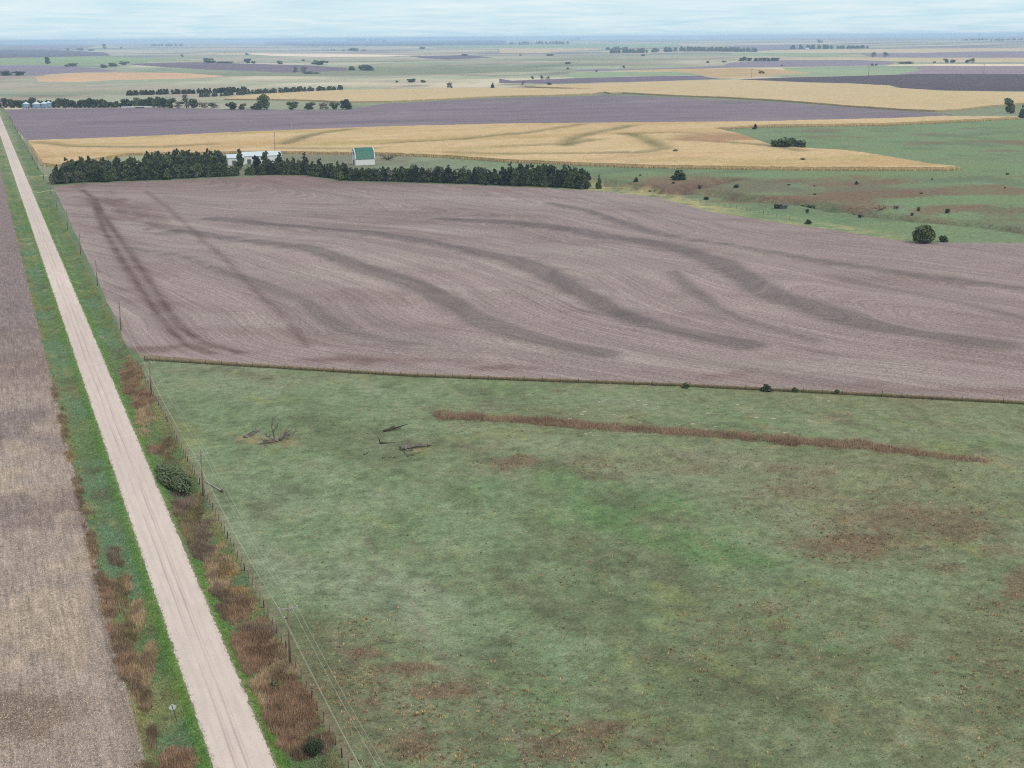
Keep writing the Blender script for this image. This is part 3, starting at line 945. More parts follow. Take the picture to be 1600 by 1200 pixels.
def creek_col(x, y, z, X, Y):
    c = np.repeat(K(128, 154, 116)[None], len(x), 0)
    dg = np.minimum(dist_poly(x, y, GULLY), dist_poly(x, y, GULLY2))
    c = mixc(c, K(128, 150, 104), smooth(0.0, 0.6, fbm(x, y, 60, 4, 81)) * 0.5)
    c = mixc(c, K(106, 124, 98), smooth(0.1, 0.6, fbm(x, y, 35, 4, 82)) * 0.6)
    zone = smooth(268, 280, Y) * smooth(345, 320, Y - (X - 1300) * 0.06) * smooth(930, 990, X)
    c = mixc(c, K(122, 112, 92), zone * smooth(-0.4, 0.4, fbm(x, y, 40, 4, 83)) * 0.75)
    c = mixc(c, K(136, 104, 88), zone * smooth(0.0, 0.5, fbm(x * 0.6, y, 24, 4, 84)) * 0.7)
    c = mixc(c, K(112, 90, 80), np.exp(-(dg / 11) ** 2) * smooth(-0.9, 0.0, fbm(x, y, 11, 3, 85)) * 0.9)
    up = smooth(262, 235, Y) * smooth(1200, 1320, X)
    c = mixc(c, K(136, 112, 96), up * smooth(0.25, 0.6, fbm(x * 0.6, y, 45, 4, 86)) * 0.7)
    ed = smooth(12, 3, np.abs(Y - np.interp(X, [945, 1031, 1110, 1197, 1294, 1372, 1425, 1600], [295, 305, 326, 341, 355, 369, 376, 378])))
    c = mixc(c, K(190, 184, 132), ed * smooth(1480, 1250, X) * smooth(-0.5, 0.2, fbm(x, y, 8, 3, 87)) * 0.9)
    c = mixc(c, K(120, 152, 112), smooth(1.1, 0.6, blob(X, Y, 1250, 335, 130, 20) + 0.3 * vnoise(x, y, 20, 88)) * 0.55)
    c = mixc(c, K(168, 150, 150, 1.6), smooth(900, 600, X) * 0.25)
    c = mixc(c, K(140, 126, 128), smooth(1.1, 0.6, blob(X, Y, 606, 246, 24, 6)) * 0.8)
    return c


def ground_col(x, y, z, X, Y):
    d = np.hypot(x - CAM[0], y)
    c = np.repeat(K(160, 172, 146, 1.38)[None], len(x), 0)
    c = mixc(c, K(182, 168, 152, 1.38), smooth(-0.1, 0.6, fbm(x, y, 420, 5, 91)) * 0.8)
    c = mixc(c, K(144, 154, 122, 1.38), smooth(0.0, 0.6, fbm(x, y, 260, 5, 92)) * 0.6)
    c = mixc(c, K(168, 142, 136, 1.38), smooth(0.15, 0.6, fbm(x, y, 330, 5, 93)) * 0.6)
    low = 6.5 * vnoise(x, y, 560, 6) + 2.4 * vnoise(x, y, 210, 7)                  # greener draws and paler tops, with hill shading put into the colour
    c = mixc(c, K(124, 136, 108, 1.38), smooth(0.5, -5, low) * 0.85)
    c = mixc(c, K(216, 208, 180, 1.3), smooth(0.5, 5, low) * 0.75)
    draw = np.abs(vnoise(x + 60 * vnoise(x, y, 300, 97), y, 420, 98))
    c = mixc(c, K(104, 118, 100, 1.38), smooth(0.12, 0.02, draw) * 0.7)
    c = mixc(c, K(104, 108, 94, 1.38), smooth(0.3, 0.7, fbm(x, y, 70, 5, 94)) * 0.5)
    # fields too far to tell apart: strips along the section lines
    sx, sy = np.floor(x / 800 + 0.3 * vnoise(0 * x, np.floor(y / 400), 1, 95)), np.floor(y / 400)
    hsh = vnoise(sx * 3.7, sy * 5.1, 1.0, 96)
    fw = smooth(5000, 8000, d)
    pal = np.array([K(142, 134, 150, 1.6), K(156, 166, 138, 1.45), K(212, 198, 170, 1.4), K(126, 118, 134, 1.6), K(180, 170, 160, 1.45)])
    c = c * (1 - 0.8 * fw[:, None]) + pal[np.clip(((hsh + 1) * 2.5).astype(int), 0, 4)] * (0.8 * fw[:, None])
    near = smooth(1400, 800, d)
    c = mixc(c, K(108, 128, 96), near)
    yard = (X > 340) & (X < 640) & (Y > 225) & (Y < 275)
    c = mixc(c, K(128, 124, 104), yard * 0.6)
    return c


COLF = dict(pasture=pasture_col, road_verge=verge_col, creek_pasture=creek_col, left_field=left_col)


def sdist(x, y, p):
    """signed distance to a polyline, its ends run on"""
    p = np.asarray(p, float)
    a, b = p[0] - p[1], p[-1] - p[-2]
    p = np.vstack([p[0] + a / np.hypot(*a) * 500, p, p[-1] + b / np.hypot(*b) * 500])
    q, e = p[:-1], np.diff(p, axis=0)
    X_, Y_ = x[:, None] - q[:, 0], y[:, None] - q[:, 1]
    t = np.clip((X_ * e[:, 0] + Y_ * e[:, 1]) / (e ** 2).sum(1), 0, 1)
    dx, dy = X_ - t * e[:, 0], Y_ - t * e[:, 1]
    d = np.hypot(dx, dy)
    k_ = d.argmin(1)
    r = np.arange(len(x))
    cr = e[k_, 0] * Y_[r, k_] - e[k_, 1] * X_[r, k_]
    return d[r, k_] * np.sign(cr)


def row_field(x, y):
    """metres across the drilled rows, which run along the terraces"""
    ref = [TERR[i][0] for i in (6, 0, 1, 2, 4)]
    num = den = 0.0
    for p in ref:
        v = p[:, 0].mean() * 0.97 + p[:, 1].mean() * 0.25
        sd_ = sdist(x, y, p)
        w = 1 / (sd_ ** 2 + 400)
        num = num + w * (v - sd_)
        den = den + w
    return num / den


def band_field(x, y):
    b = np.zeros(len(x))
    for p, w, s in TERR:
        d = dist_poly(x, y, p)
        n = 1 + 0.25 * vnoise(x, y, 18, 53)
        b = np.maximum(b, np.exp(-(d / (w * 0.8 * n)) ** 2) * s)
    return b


def land_piece(name, faces, surf, colf, label, kind="structure"):
    idx, inv = np.unique(faces, return_inverse=True)
    V = LAND[idx]
    X, Y = proj(V)
    ex = None
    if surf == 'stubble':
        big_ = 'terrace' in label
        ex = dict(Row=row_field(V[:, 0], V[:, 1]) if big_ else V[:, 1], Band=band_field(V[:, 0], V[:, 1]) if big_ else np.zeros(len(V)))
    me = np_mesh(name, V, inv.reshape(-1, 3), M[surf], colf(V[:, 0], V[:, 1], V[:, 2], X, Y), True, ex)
    o = link(name, me)
    o["kind"] = kind
    o["label"] = label
    return o


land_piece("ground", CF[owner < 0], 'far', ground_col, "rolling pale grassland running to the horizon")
for i, f in enumerate(FIELDS):
    fc = CF[owner == i]
    if not len(fc):
        continue
    if f['name'] in COLF:
        cf_ = COLF[f['name']]
    elif f['surf'] == 'stubble':
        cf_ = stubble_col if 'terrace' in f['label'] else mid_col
    else:
        cf_ = lambda x, y, z, X, Y, c0=f['col']: np.clip(c0[None] * (1 + 0.13 * fbm(x * 0.5, y, 110, 4, 7)[:, None]), 0, 1)
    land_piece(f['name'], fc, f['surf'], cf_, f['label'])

# ------------------------------------------------------------------ standing corn: a raised, ragged canopy with real edges
CORN_LINES = [pline(a) for a in (
    [(800, 214), (850, 207), (907, 198)], [(885, 231), (890, 224), (900, 218), (925, 212), (962, 205), (985, 200)], [(780, 232), (887, 228), (930, 222)],
    [(982, 212), (1005, 220), (1025, 230), (1037, 236), (1012, 241), (925, 242), (800, 243), (700, 241)], [(975, 213), (1050, 211), (1090, 213)], [(445, 228), (470, 219), (500, 212), (550, 205)],
    [(585, 229), (650, 225), (725, 221), (800, 212)], [(440, 235), (500, 236), (580, 236)], [(1060, 222), (1130, 227), (1200, 232), (1250, 240)], [(60, 226), (120, 232), (250, 232), (330, 228)])]


def corn_col(x, y, z, X, Y):
    c = np.repeat(K(220, 194, 148)[None], len(x), 0)
    c = mixc(c, K(230, 208, 166), smooth(0, 0.6, fbm(x * 0.4, y, 60, 4, 101)) * 0.6)
    c = mixc(c, K(198, 166, 112), smooth(0.1, 0.6, fbm(x * 0.3, y, 40, 4, 102)) * 0.5)
    near = np.hypot(x, y) < 1500
    for p in CORN_LINES:
        c = mixc(c, K(118, 118, 76), near * np.exp(-(dist_poly(x, y, p) / 8.0) ** 2) * (0.75 + 0.2 * vnoise(x, y, 30, 103)))
    c = mixc(c, K(176, 166, 92), near * smooth(0.2, 0.6, fbm(x * 0.4, y, 35, 4, 104)) * 0.4)
    c = mixc(c, K(176, 138, 108), near * smooth(1.1, 0.5, blob(X, Y, 1120, 218, 90, 8) + 0.3 * vnoise(x, y, 20, 105)) * 0.75)
    c = mixc(c, K(214, 196, 152), (~near) * 0.7)
    return c


def canopy(name, poly_index, label, height):
    fc = CF[owner == poly_index]
    idx, inv = np.unique(fc, return_inverse=True)
    T = inv.reshape(-1, 3)
    V = LAND[idx].copy()
    e = np.sort(np.concatenate([T[:, [0, 1]], T[:, [1, 2]], T[:, [2, 0]]]), 1)
    d = np.concatenate([T[:, [0, 1]], T[:, [1, 2]], T[:, [2, 0]]])
    u, inv2, cnt = np.unique(e, axis=0, return_inverse=True, return_counts=True)
    be = d[cnt[inv2.ravel()] == 1]
    X, Y = proj(V)
    col = corn_col(V[:, 0], V[:, 1], V[:, 2], X, Y)
    top = V.copy()
    green = col[:, 0] < K(180, 0, 0)[0]
    top[:, 2] += height * (1 - 0.25 * green) + RNG.normal(0, 0.12, len(V))
    bv, binv = np.unique(be, return_inverse=True)
    be2 = binv.reshape(-1, 2)
    n = len(top)
    m = len(bv)
    rim = top[bv]
    foot = V[bv].copy()
    foot[:, 2] -= 0.3
    ALL = np.concatenate([top, rim, foot])
    q1 = np.stack([be2[:, 0] + n, be2[:, 0] + n + m, be2[:, 1] + n + m], 1)
    q2 = np.stack([be2[:, 0] + n, be2[:, 1] + n + m, be2[:, 1] + n], 1)
    cc = np.concatenate([col, mixc(col[bv], K(200, 178, 136), np.full(m, 0.5)), mixc(col[bv], K(172, 152, 116), np.full(m, 0.75))])
    me = np_mesh(name, ALL, np.concatenate([T, q1, q2]), M['corn'], cc, False)
    o = link(name, me)
    tag(o, label, "corn", kind="stuff")
    return o


cidx = [i for i, f in enumerate(FIELDS) if f['name'] == 'corn_field']
canopy("corn_crop", cidx[0], "ripe golden corn standing behind the cedar windbreak and barn", 2.2)
canopy("corn_crop", cidx[1], "far strip of ripe corn crossed by the irrigation pivot", 2.2)
canopy("corn_crop", cidx[2], "far broad field of ripe corn at right", 2.2)


# ------------------------------------------------------------------ grasses: many blades, one object for each kind of growth
def tufts(name, P, col, height, spread, blades, width, label, cat, lean=0.35, gain=1.5):
    n = len(P)
    k = blades
    N = n * k
    base = np.repeat(P, k, 0)
    hgt = np.repeat(height, k) * RNG.uniform(0.6, 1.15, N)
    sp = np.repeat(spread, k) if np.ndim(spread) else np.full(N, spread)
    a = RNG.uniform(0, 2 * math.pi, N)
    r = np.sqrt(RNG.uniform(0, 1, N)) * sp
    bx = np.stack([r * np.cos(a), r * np.sin(a), np.full(N, -0.04)], 1)
    b = RNG.uniform(0, math.pi, N)
    w = width * RNG.uniform(0.6, 1.4, N) if np.ndim(width) == 0 else np.repeat(width, k) * RNG.uniform(0.6, 1.4, N)
    wv = np.stack([np.cos(b) * w, np.sin(b) * w, np.zeros(N)], 1) * 0.5
    tip = bx + np.stack([np.cos(a) * hgt * lean * RNG.uniform(0, 1, N), np.sin(a) * hgt * lean * RNG.uniform(0, 1, N), hgt], 1)
    V = np.stack([base + bx - wv, base + bx + wv, base + tip], 1).reshape(-1, 3)
    F = np.arange(N * 3).reshape(-1, 3)
    c = np.repeat(col, k, 0) * RNG.uniform(0.72, 1.3, (N, 1)) * (1 + RNG.normal(0, 0.05, (N, 3)))
    c = np.repeat(c, 3, 0) * gain
    me = np_mesh(name, V, F, M['blades'], c)
    o = link(name, me)
    tag(o, label, cat, kind="stuff")
    return o


def seed_px(n, x0, x1, y0, y1, power=1.0):
    """points spread evenly over a part of the view, laid on the ground"""
    X = RNG.uniform(x0, x1, n)
    Y = y0 + (y1 - y0) * RNG.uniform(0, 1, n) ** power
    P = flat(X, Y)
    P[:, 2] = h(P[:, 0], P[:, 1])
    return P


PAST = FIELDS[[f['name'] for f in FIELDS].index('pasture')]['poly'][::3]
P = seed_px(110000, 225, 1900, 575, 1330)
P = P[(P[:, 0] > 11.9) & inside(P[:, 0], P[:, 1], PAST)]
X, Y = proj(P)
ra = rust_amount(P[:, 0], P[:, 1], X, Y)
# short grazed grass: clumps of uneven height
n1 = fbm(P[:, 0], P[:, 1], 5, 3, 111)
keep = (ra < 0.35) & (n1 > 0.05)
Q = P[keep]
cX, cY = proj(Q)
cc = pasture_col(Q[:, 0], Q[:, 1], Q[:, 2], cX, cY)
pick = RNG.uniform(0, 1, len(Q))
cc = np.where((pick < 0.14)[:, None], K(150, 146, 108), cc)
cc = np.where(((pick > 0.14) & (pick < 0.34))[:, None], K(84, 100, 66), cc)
tufts("pasture_grass", Q, cc, 0.08 + 0.14 * RNG.uniform(0, 1, len(Q)) ** 2, 0.22, 5, 0.10, "short uneven grazed grass over the green pasture", "grass", 0.9)
# coarse bunches left by the cattle
P3 = seed_px(150000, 225, 1900, 575, 1330)
P3 = P3[(P3[:, 0] > 12.2) & inside(P3[:, 0], P3[:, 1], PAST)]
X, Y = proj(P3)
bz = brown_zone(P3[:, 0], P3[:, 1], X, Y)
pr = (0.012 + 0.26 * bz) * (0.35 + 1.1 * smooth(-0.2, 0.6, fbm(P3[:, 0], P3[:, 1], 7, 3, 115)))
Q = P3[RNG.uniform(0, 1, len(P3)) < pr]
pal = np.array([K(156, 138, 108), K(120, 98, 80), K(92, 96, 70), K(176, 158, 124), K(118, 120, 84), K(142, 118, 96), K(166, 148, 116)])
cc = pal[RNG.integers(0, len(pal), len(Q))]
tufts("bunch_grass", Q, cc, 0.14 + 0.30 * RNG.uniform(0, 1, len(Q)), 0.16 + 0.4 * RNG.uniform(0, 1, len(Q)) ** 2, 11, 0.11, "coarse tan and brown bunches of grass left standing in the pasture", "grass", 0.7, 1.75)
# rusty bluestem
P2 = seed_px(420000, 480, 1700, 640, 1260)
P2 = P2[inside(P2[:, 0], P2[:, 1], PAST)]
X, Y = proj(P2)
ra2 = rust_amount(P2[:, 0], P2[:, 1], X, Y)
line = dist_poly(X, Y * 2.2, [(p, q * 2.2) for p, q in RUST_LINE]) < 26
Q = P2[RNG.uniform(0, 1, len(P2)) < ra2 * np.where(line, 1.0, 0.22)]
X, Y = proj(Q)
line = dist_poly(X, Y * 2.2, [(p, q * 2.2) for p, q in RUST_LINE]) < 26
mixv = smooth(-0.6, 0.6, vnoise(Q[:, 0], Q[:, 1], 5, 112)) * 0.5 + 0.5 * RNG.uniform(0, 1, len(Q))
cc = mixc(np.repeat(K(122, 102, 90)[None], len(Q), 0), K(170, 148, 124), mixv)
tufts("bluestem_grass", Q, cc, np.where(line, 0.95, 0.42) * RNG.uniform(0.4, 1.25, len(Q)) * (0.75 + 0.45 * smooth(-0.5, 0.5, vnoise(Q[:, 0], Q[:, 1], 4, 116))), 0.28, 5, 0.07, "tall rusty brown bunch grass in a long band and patches across the pasture", "grass", 0.45, 1.45)

# ditches: lush green grass and tall dead growth
n = 90000
yy_ = 120 + 700 * RNG.uniform(0, 1, n) ** 2.0
side = RNG.uniform(0, 1, n) < 0.5
xx_ = np.where(side, RNG.uniform(3.3, 11.3, n), RNG.uniform(-11.6, -3.3, n))
P = np.column_stack([xx_, yy_, h(xx_, yy_)])
X, Y = proj(P)
vc = verge_col(P[:, 0], P[:, 1], P[:, 2], X, Y)
ar, cr = verge_kind(P[:, 0], P[:, 1], X, Y, VERGE_R)
al, cl = verge_kind(P[:, 0], P[:, 1], X, Y, VERGE_L)
am = np.maximum(ar, al)
cm = np.where((ar > al)[:, None], cr, cl)
hi = RNG.uniform(0, 1, n) < np.maximum(smooth(0.1, 1.0, am), 0.10 * (np.abs(P[:, 0]) > 5.5) * (P[:, 1] < 420))
lo = ~hi
keep = lo & (np.abs(P[:, 0]) < 11.2)
edge = smooth(5.2, 3.6, np.abs(P[keep, 0]))
tufts("ditch_grass", P[keep], vc[keep] * RNG.uniform(0.8, 1.2, (keep.sum(), 1)), 0.16 + 0.22 * RNG.uniform(0, 1, keep.sum()) ** 2 - 0.06 * edge, 0.22, 5, 0.09, "bright green grass growing in both road ditches", "grass", 0.8)
PH = P[hi]
PH = np.concatenate([PH + np.column_stack([RNG.normal(0, 0.3, len(PH)), RNG.normal(0, 0.5, len(PH)), np.zeros(len(PH))]) for _ in range(3)])
PH = PH[np.abs(PH[:, 0]) > 4.6]
PH[:, 2] = h(PH[:, 0], PH[:, 1])
CH = np.concatenate([cm[hi]] * 3)[:len(PH)]
X, Y = proj(PH)
a1, c1 = verge_kind(PH[:, 0], PH[:, 1], X, Y, VERGE_R)
a2, c2 = verge_kind(PH[:, 0], PH[:, 1], X, Y, VERGE_L)
CH = np.where((a1 > a2)[:, None], c1, c2)
wp = np.array([K(164, 146, 118), K(112, 100, 92), K(104, 112, 76), K(134, 108, 88), K(150, 132, 108)])
CH = mixc(CH, wp[RNG.integers(0, 5, len(CH))], RNG.uniform(0.1, 0.75, len(CH)))
CH = CH * (0.8 + 0.45 * smooth(-0.5, 0.5, vnoise(PH[:, 0], PH[:, 1], 1.8, 113)))[:, None]
tufts("dead_weeds", PH, CH, RNG.uniform(0.35, 1.1, len(PH)) * (0.3 + 0.7 * smooth(0.1, 0.9, np.maximum(a1, a2))), 0.28, 5, 0.065, "tall rust and grey brown dead weeds in the road ditches", "weeds", 0.45, 1.75)

# ragged grass along the pasture fence and field edge
seg = np.diff(FENCE, axis=0)
L = np.hypot(seg[:, 0], seg[:, 1])
t = RNG.uniform(0, L.sum(), 15000)
cum = np.concatenate([[0], np.cumsum(L)])
si = np.clip(np.searchsorted(cum, t) - 1, 0, len(seg) - 1)
u = (t - cum[si]) / L[si]
nrm = np.stack([-seg[si, 1], seg[si, 0]], 1) / L[si][:, None]
wd = RNG.uniform(-0.3, 1.0, len(t)) + RNG.exponential(0.5, len(t))
xy = FENCE[si] + seg[si] * u[:, None] + nrm * wd[:, None]
P = np.column_stack([xy, h(xy[:, 0], xy[:, 1])])
cc = mixc(np.repeat(K(150, 138, 108)[None], len(P), 0), K(92, 92, 70), smooth(0.9, 0.0, wd) * 0.9)
tufts("fence_line_grass", P, cc, RNG.uniform(0.3, 0.8, len(P)), 0.3, 5, 0.08, "uncut straw coloured grass under the pasture fence", "grass", 0.35, 1.5)

# loose straw on the near field
n = 60000
P = seed_px(n, -60, 245, 560, 1260)
P = P[(P[:, 0] < -11.3)]
cc = mixc(np.repeat(K(206, 190, 168)[None], len(P), 0), K(122, 110, 104), RNG.uniform(0, 1, len(P)) ** 1.5)
tufts("crop_residue", P, cc, 0.07 + 0.1 * RNG.uniform(0, 1, len(P)), 0.3, 4, 0.10, "pale chopped straw and stalks on the near field", "straw", 2.2)

# corn stalks along the near faces of the corn
cp = CORN
segs = np.roll(cp, -1, 0) - cp
Ls = np.hypot(segs[:, 0], segs[:, 1])
t = RNG.uniform(0, Ls.sum(), 26000)
cum = np.concatenate([[0], np.cumsum(Ls)])
si = np.clip(np.searchsorted(cum, t) - 1, 0, len(cp) - 1)
xy = cp[si] + segs[si] * ((t - cum[si]) / np.maximum(Ls[si], 1e-6))[:, None] + RNG.normal(0, 0.5, (len(t), 2))
P = np.column_stack([xy, h(xy[:, 0], xy[:, 1])])
cc = mixc(np.repeat(K(220, 198, 154)[None], len(P), 0), K(176, 156, 118), RNG.uniform(0, 1, len(P)))
tufts("corn_stalks", P, cc, RNG.uniform(1.7, 2.5, len(P)), 0.35, 4, 0.2, "dry corn stalks along the edges of the near corn field", "corn", 0.25)
n = 14000
xx_, yy_ = RNG.uniform(12.5, 30, n), RNG.uniform(965, 1180, n)
P = np.column_stack([xx_, yy_, h(xx_, yy_)])
ok = inside(xx_, yy_, CORN)
P = P[ok]
cc = mixc(np.repeat(K(206, 184, 140)[None], len(P), 0), K(160, 136, 100), RNG.uniform(0, 1, len(P)))
tufts("corn_stalks", P, cc, RNG.uniform(2.0, 2.9, len(P)), 0.35, 4, 0.2, "sparse pale corn stalks at the road end of the corn field", "corn", 0.25)
# dung and small stones lying about the pasture
P = seed_px(420, 330, 1600, 620, 1195)
P = P[inside(P[:, 0], P[:, 1], PAST)]
m = MB()
for p in P:
    s = random.uniform(0.09, 0.2)
    m.add([(p[0] + s * math.cos(k * 1.26), p[1] + s * math.sin(k * 1.26), p[2] - 0.02) for k in range(5)] + [(p[0], p[1], p[2] + s * 0.9)],
          [(k, (k + 1) % 5, 5) for k in range(5)])
tag(link("cow_pats", m.mesh("cow_pats", M['darkwood'])), "small dark cow pats dotted over the pasture", "dung", kind="stuff")


m = MB()
P = seed_px(34, 880, 1300, 625, 690)
for p in P:
    s_ = random.uniform(0.25, 0.6)
    m.add([(p[0] + s_ * 1.3 * math.cos(k * 0.9), p[1] + s_ * math.sin(k * 0.9), p[2] - 0.02) for k in range(7)] + [(p[0], p[1], p[2] + s_ * 0.35)], [(k, (k + 1) % 7, 7) for k in range(7)])
tag(link("gopher_mounds", m.mesh("gopher_mounds", make_plain("dry_soil", K(172, 164, 150), K(190, 182, 168), 2.0))), "small pale soil mounds dotted above and below the brown weed strip", "soil mounds", kind="stuff")


# ------------------------------------------------------------------ trees and bushes
def crown_mesh(name, n, shape, leaf, mat, seed):
    """leaf sprays filling a crown; shape(u) -> point in unit crown (z 0..1, xy about -0.5..0.5)"""
    r = np.random.default_rng(seed)
    C = shape(r, n)
    C[:, 2] = (C[:, 2] - C[:, 2].min()) / np.ptp(C[:, 2]) * 0.93 + 0.04
    C[:, :2] *= 0.46 / np.quantile(np.hypot(C[:, 0], C[:, 1]), 0.98)
    a = r.normal(0, 1, (n, 3)); a /= np.linalg.norm(a, axis=1)[:, None]
    b = np.cross(a, r.normal(0, 1, (n, 3))); b /= np.linalg.norm(b, axis=1)[:, None]
    s = leaf * r.uniform(0.55, 1.35, n)[:, None]
    V = np.stack([C - a * s * .5 - b * s * .5, C + a * s * .6 - b * s * .4, C + a * s * .45 + b * s * .6, C - a * s * .55 + b * s * .4], 1).reshape(-1, 3)
    return np_mesh(name, V, np.arange(n * 4).reshape(-1, 4), mat)


def cedar_shape(wide, tip, lumps):
    rr_ = np.random.default_rng(int(lumps * 10) + 3)
    m_ = 22
    zc_ = np.concatenate([rr_.uniform(0.06, 0.85, m_ - 2), [0.9, 0.96]])
    env = wide * (1 - zc_ * 0.96) ** tip
    a0 = rr_.uniform(0, 2 * math.pi, m_)
    q0 = rr_.uniform(0.35, 0.85, m_) * env
    cx_ = np.stack([q0 * np.cos(a0), q0 * np.sin(a0), zc_], 1)
    rad_ = np.maximum(env * rr_.uniform(0.42, 0.75, m_), 0.05)

    def f(r, n):
        i = r.choice(m_, n, p=rad_ ** 1.5 / (rad_ ** 1.5).sum())
        d = r.normal(0, 1, (n, 3)); d /= np.linalg.norm(d, axis=1)[:, None]
        P_ = cx_[i] + d * (rad_[i] * (0.35 + 0.65 * r.uniform(0, 1, n) ** 0.5))[:, None] * np.array([1, 1, 0.62])
        P_[:, 2] = np.maximum(P_[:, 2], 0.01)
        return P_
    return f


def round_shape(lobes, seed, flat_=0.9, base=0.22):
    rr_ = np.random.default_rng(seed)
    cs = []
    for i in range(lobes):
        a = rr_.uniform(0, 2 * math.pi)
        q = rr_.uniform(0.05, 0.34)
        cs.append((q * math.cos(a), q * math.sin(a), base + rr_.uniform(0.12, 0.62 * flat_ + 0.1), rr_.uniform(0.13, 0.24)))
    cs = np.array(cs)

    def f(r, n):
        i = r.integers(0, lobes, n)
        d = r.normal(0, 1, (n, 3)); d /= np.linalg.norm(d, axis=1)[:, None]
        rad = cs[i, 3] * (0.35 + 0.65 * r.uniform(0, 1, n) ** 0.4)
        P_ = cs[i, :3] + d * rad[:, None] * np.array([1, 1, 0.85])
        P_[:, 2] = np.clip(P_[:, 2], 0.02, 1.0)
        return P_
    return f


def trunk_mesh(name, top, rad, limbs, seed, mat):
    rr_ = random.Random(seed)
    m = MB()
    m.tube([(0, 0, -0.05), (0.01, 0, top * 0.5), (0, 0.01, top)], [rad, rad * 0.7, rad * 0.35], 6)
    for i in range(limbs):
        a = rr_.uniform(0, 6.28)
        z = top * rr_.uniform(0.3, 0.8)
        l = rr_.uniform(0.2, 0.36)
        m.tube([(0, 0, z), (l * .5 * math.cos(a), l * .5 * math.sin(a), z + l * .45), (l * math.cos(a), l * math.sin(a), z + l * 0.8)], [rad * .45, rad * .3, rad * .1], 5)
    return m.mesh(name, mat)


CEDARS = []
for i, (w, tp, n) in enumerate(((0.42, 0.5, 1500), (0.40, 0.62, 1400), (0.46, 0.42, 1600), (0.36, 0.74, 1300), (0.42, 0.34, 1500), (0.44, 0.46, 1500), (0.40, 0.56, 1400))):
    CEDARS.append((crown_mesh("crown", n, cedar_shape(w, tp, i * 1.7), 0.085, M['cedar'], 200 + i), trunk_mesh("trunk", 0.7, 0.022, 4, 300 + i, M['bark'])))
FRESH = (crown_mesh("crown", 900, cedar_shape(0.42, 0.5, 3.3), 0.105, M['cedar_green'], 230), trunk_mesh("trunk", 0.6, 0.022, 4, 330, M['bark']))
ROUNDS = [(crown_mesh("crown", 900, round_shape(9 + 2 * i, 400 + i), 0.085, M['leaf'], 410 + i), trunk_mesh("trunk", 0.55, 0.025, 6, 420 + i, M['bark'])) for i in range(3)]
DARKS = [(crown_mesh("crown", 900, round_shape(10 + 2 * i, 440 + i, 0.95, 0.1), 0.09, M['leaf_dark'], 450 + i), trunk_mesh("trunk", 0.5, 0.025, 6, 460 + i, M['bark'])) for i in range(3)]
GREYS = [(crown_mesh("crown", 420, round_shape(11, 470 + i, 0.95, 0.15), 0.075, M['leaf_grey'], 480 + i), trunk_mesh("trunk", 0.7, 0.022, 9, 490 + i, M['bark'])) for i in range(2)]
BUSH = [(crown_mesh("crown", 700, round_shape(14, 500 + i, 0.5, 0.0), 0.10, M['leaf_dark'], 510 + i), trunk_mesh("trunk", 0.3, 0.02, 5, 520 + i, M['bark'])) for i in range(2)]


THICK = (crown_mesh("crown", 5200, round_shape(26, 540, 0.45, 0.0), 0.045, M['leaf_dark'], 541), trunk_mesh("trunk", 0.4, 0.015, 9, 542, M['bark']))


def ball_shape(r, n):
    d = r.normal(0, 1, (n, 3)); d /= np.linalg.norm(d, axis=1)[:, None]
    k_ = 1 + 0.10 * np.sin(d[:, 0] * 7 + 1) * np.sin(d[:, 1] * 6) + 0.08 * np.sin(d[:, 2] * 9 + d[:, 0] * 5)
    P_ = d * (k_ * (0.55 + 0.45 * r.uniform(0, 1, n) ** 0.5))[:, None] * 0.5
    P_[:, 2] = np.where(P_[:, 2] < -0.2, -0.2 + (P_[:, 2] + 0.2) * 0.5, P_[:, 2])
    return P_


BALL = (crown_mesh("crown", 3600, ball_shape, 0.07, M['leaf_dark'], 551), trunk_mesh("trunk", 0.4, 0.03, 6, 552, M['bark']))


def plant(name, kind, P, height, width, label, cat, group=None):
    """width and height in metres"""
    crown, trunk = kind
    rz = random.uniform(0, 6.28)
    P = (P[0], P[1], P[2] - 0.05)
    t = thing(name, label, cat, P, rz, group)
    link("crown", crown, t, scale=(width, width * random.uniform(0.9, 1.1), height))
    link("trunk", trunk, t, scale=(height, height, height))
    return t


def mpp(P):
    """metres per pixel of the photograph at a point"""
    return float(np.linalg.norm(np.asarray(P) - CAM)) / FPX


# the windbreak: a dense block at left, one or two rows at right
rw = random.Random(5)
LOWX = [83, 140, 250, 350, 420, 480, 510, 540, 600, 720, 860, 945]
LOWY = [290, 286, 282, 277, 274.5, 274.5, 279, 283, 285, 288, 294, 298]


NTH = {}


def nth(key):
    NTH[key] = NTH.get(key, 0) + 1
    n_ = NTH[key]
    return f"{n_}{'th' if 10 < n_ % 100 < 14 else {1: 'st', 2: 'nd', 3: 'rd'}.get(n_ % 10, 'th')}"


def cedar_at(px_, back, hgt, label, group, w=None, kind=None):
    y0 = float(np.interp(px_, LOWX, LOWY)) - 1.0
    p = at1(px_, y0)
    d = np.array([p[0] - CAM[0], p[1]]); d /= np.hypot(*d)
    xy = p[:2] + np.array([d[0], d[1]]) * back
    q = (xy[0], xy[1], float(h(np.array([xy[0]]), np.array([xy[1]]))[0]))
    kind = kind or (rw.choice(CEDARS) if rw.random() < 0.84 else rw.choice(DARKS + DARKS + GREYS[:1]))
    return plant("cedar_tree", kind, q, hgt, w or (3.2 + 0.38 * hgt) * rw.uniform(0.85, 1.2), label, "tree", group)


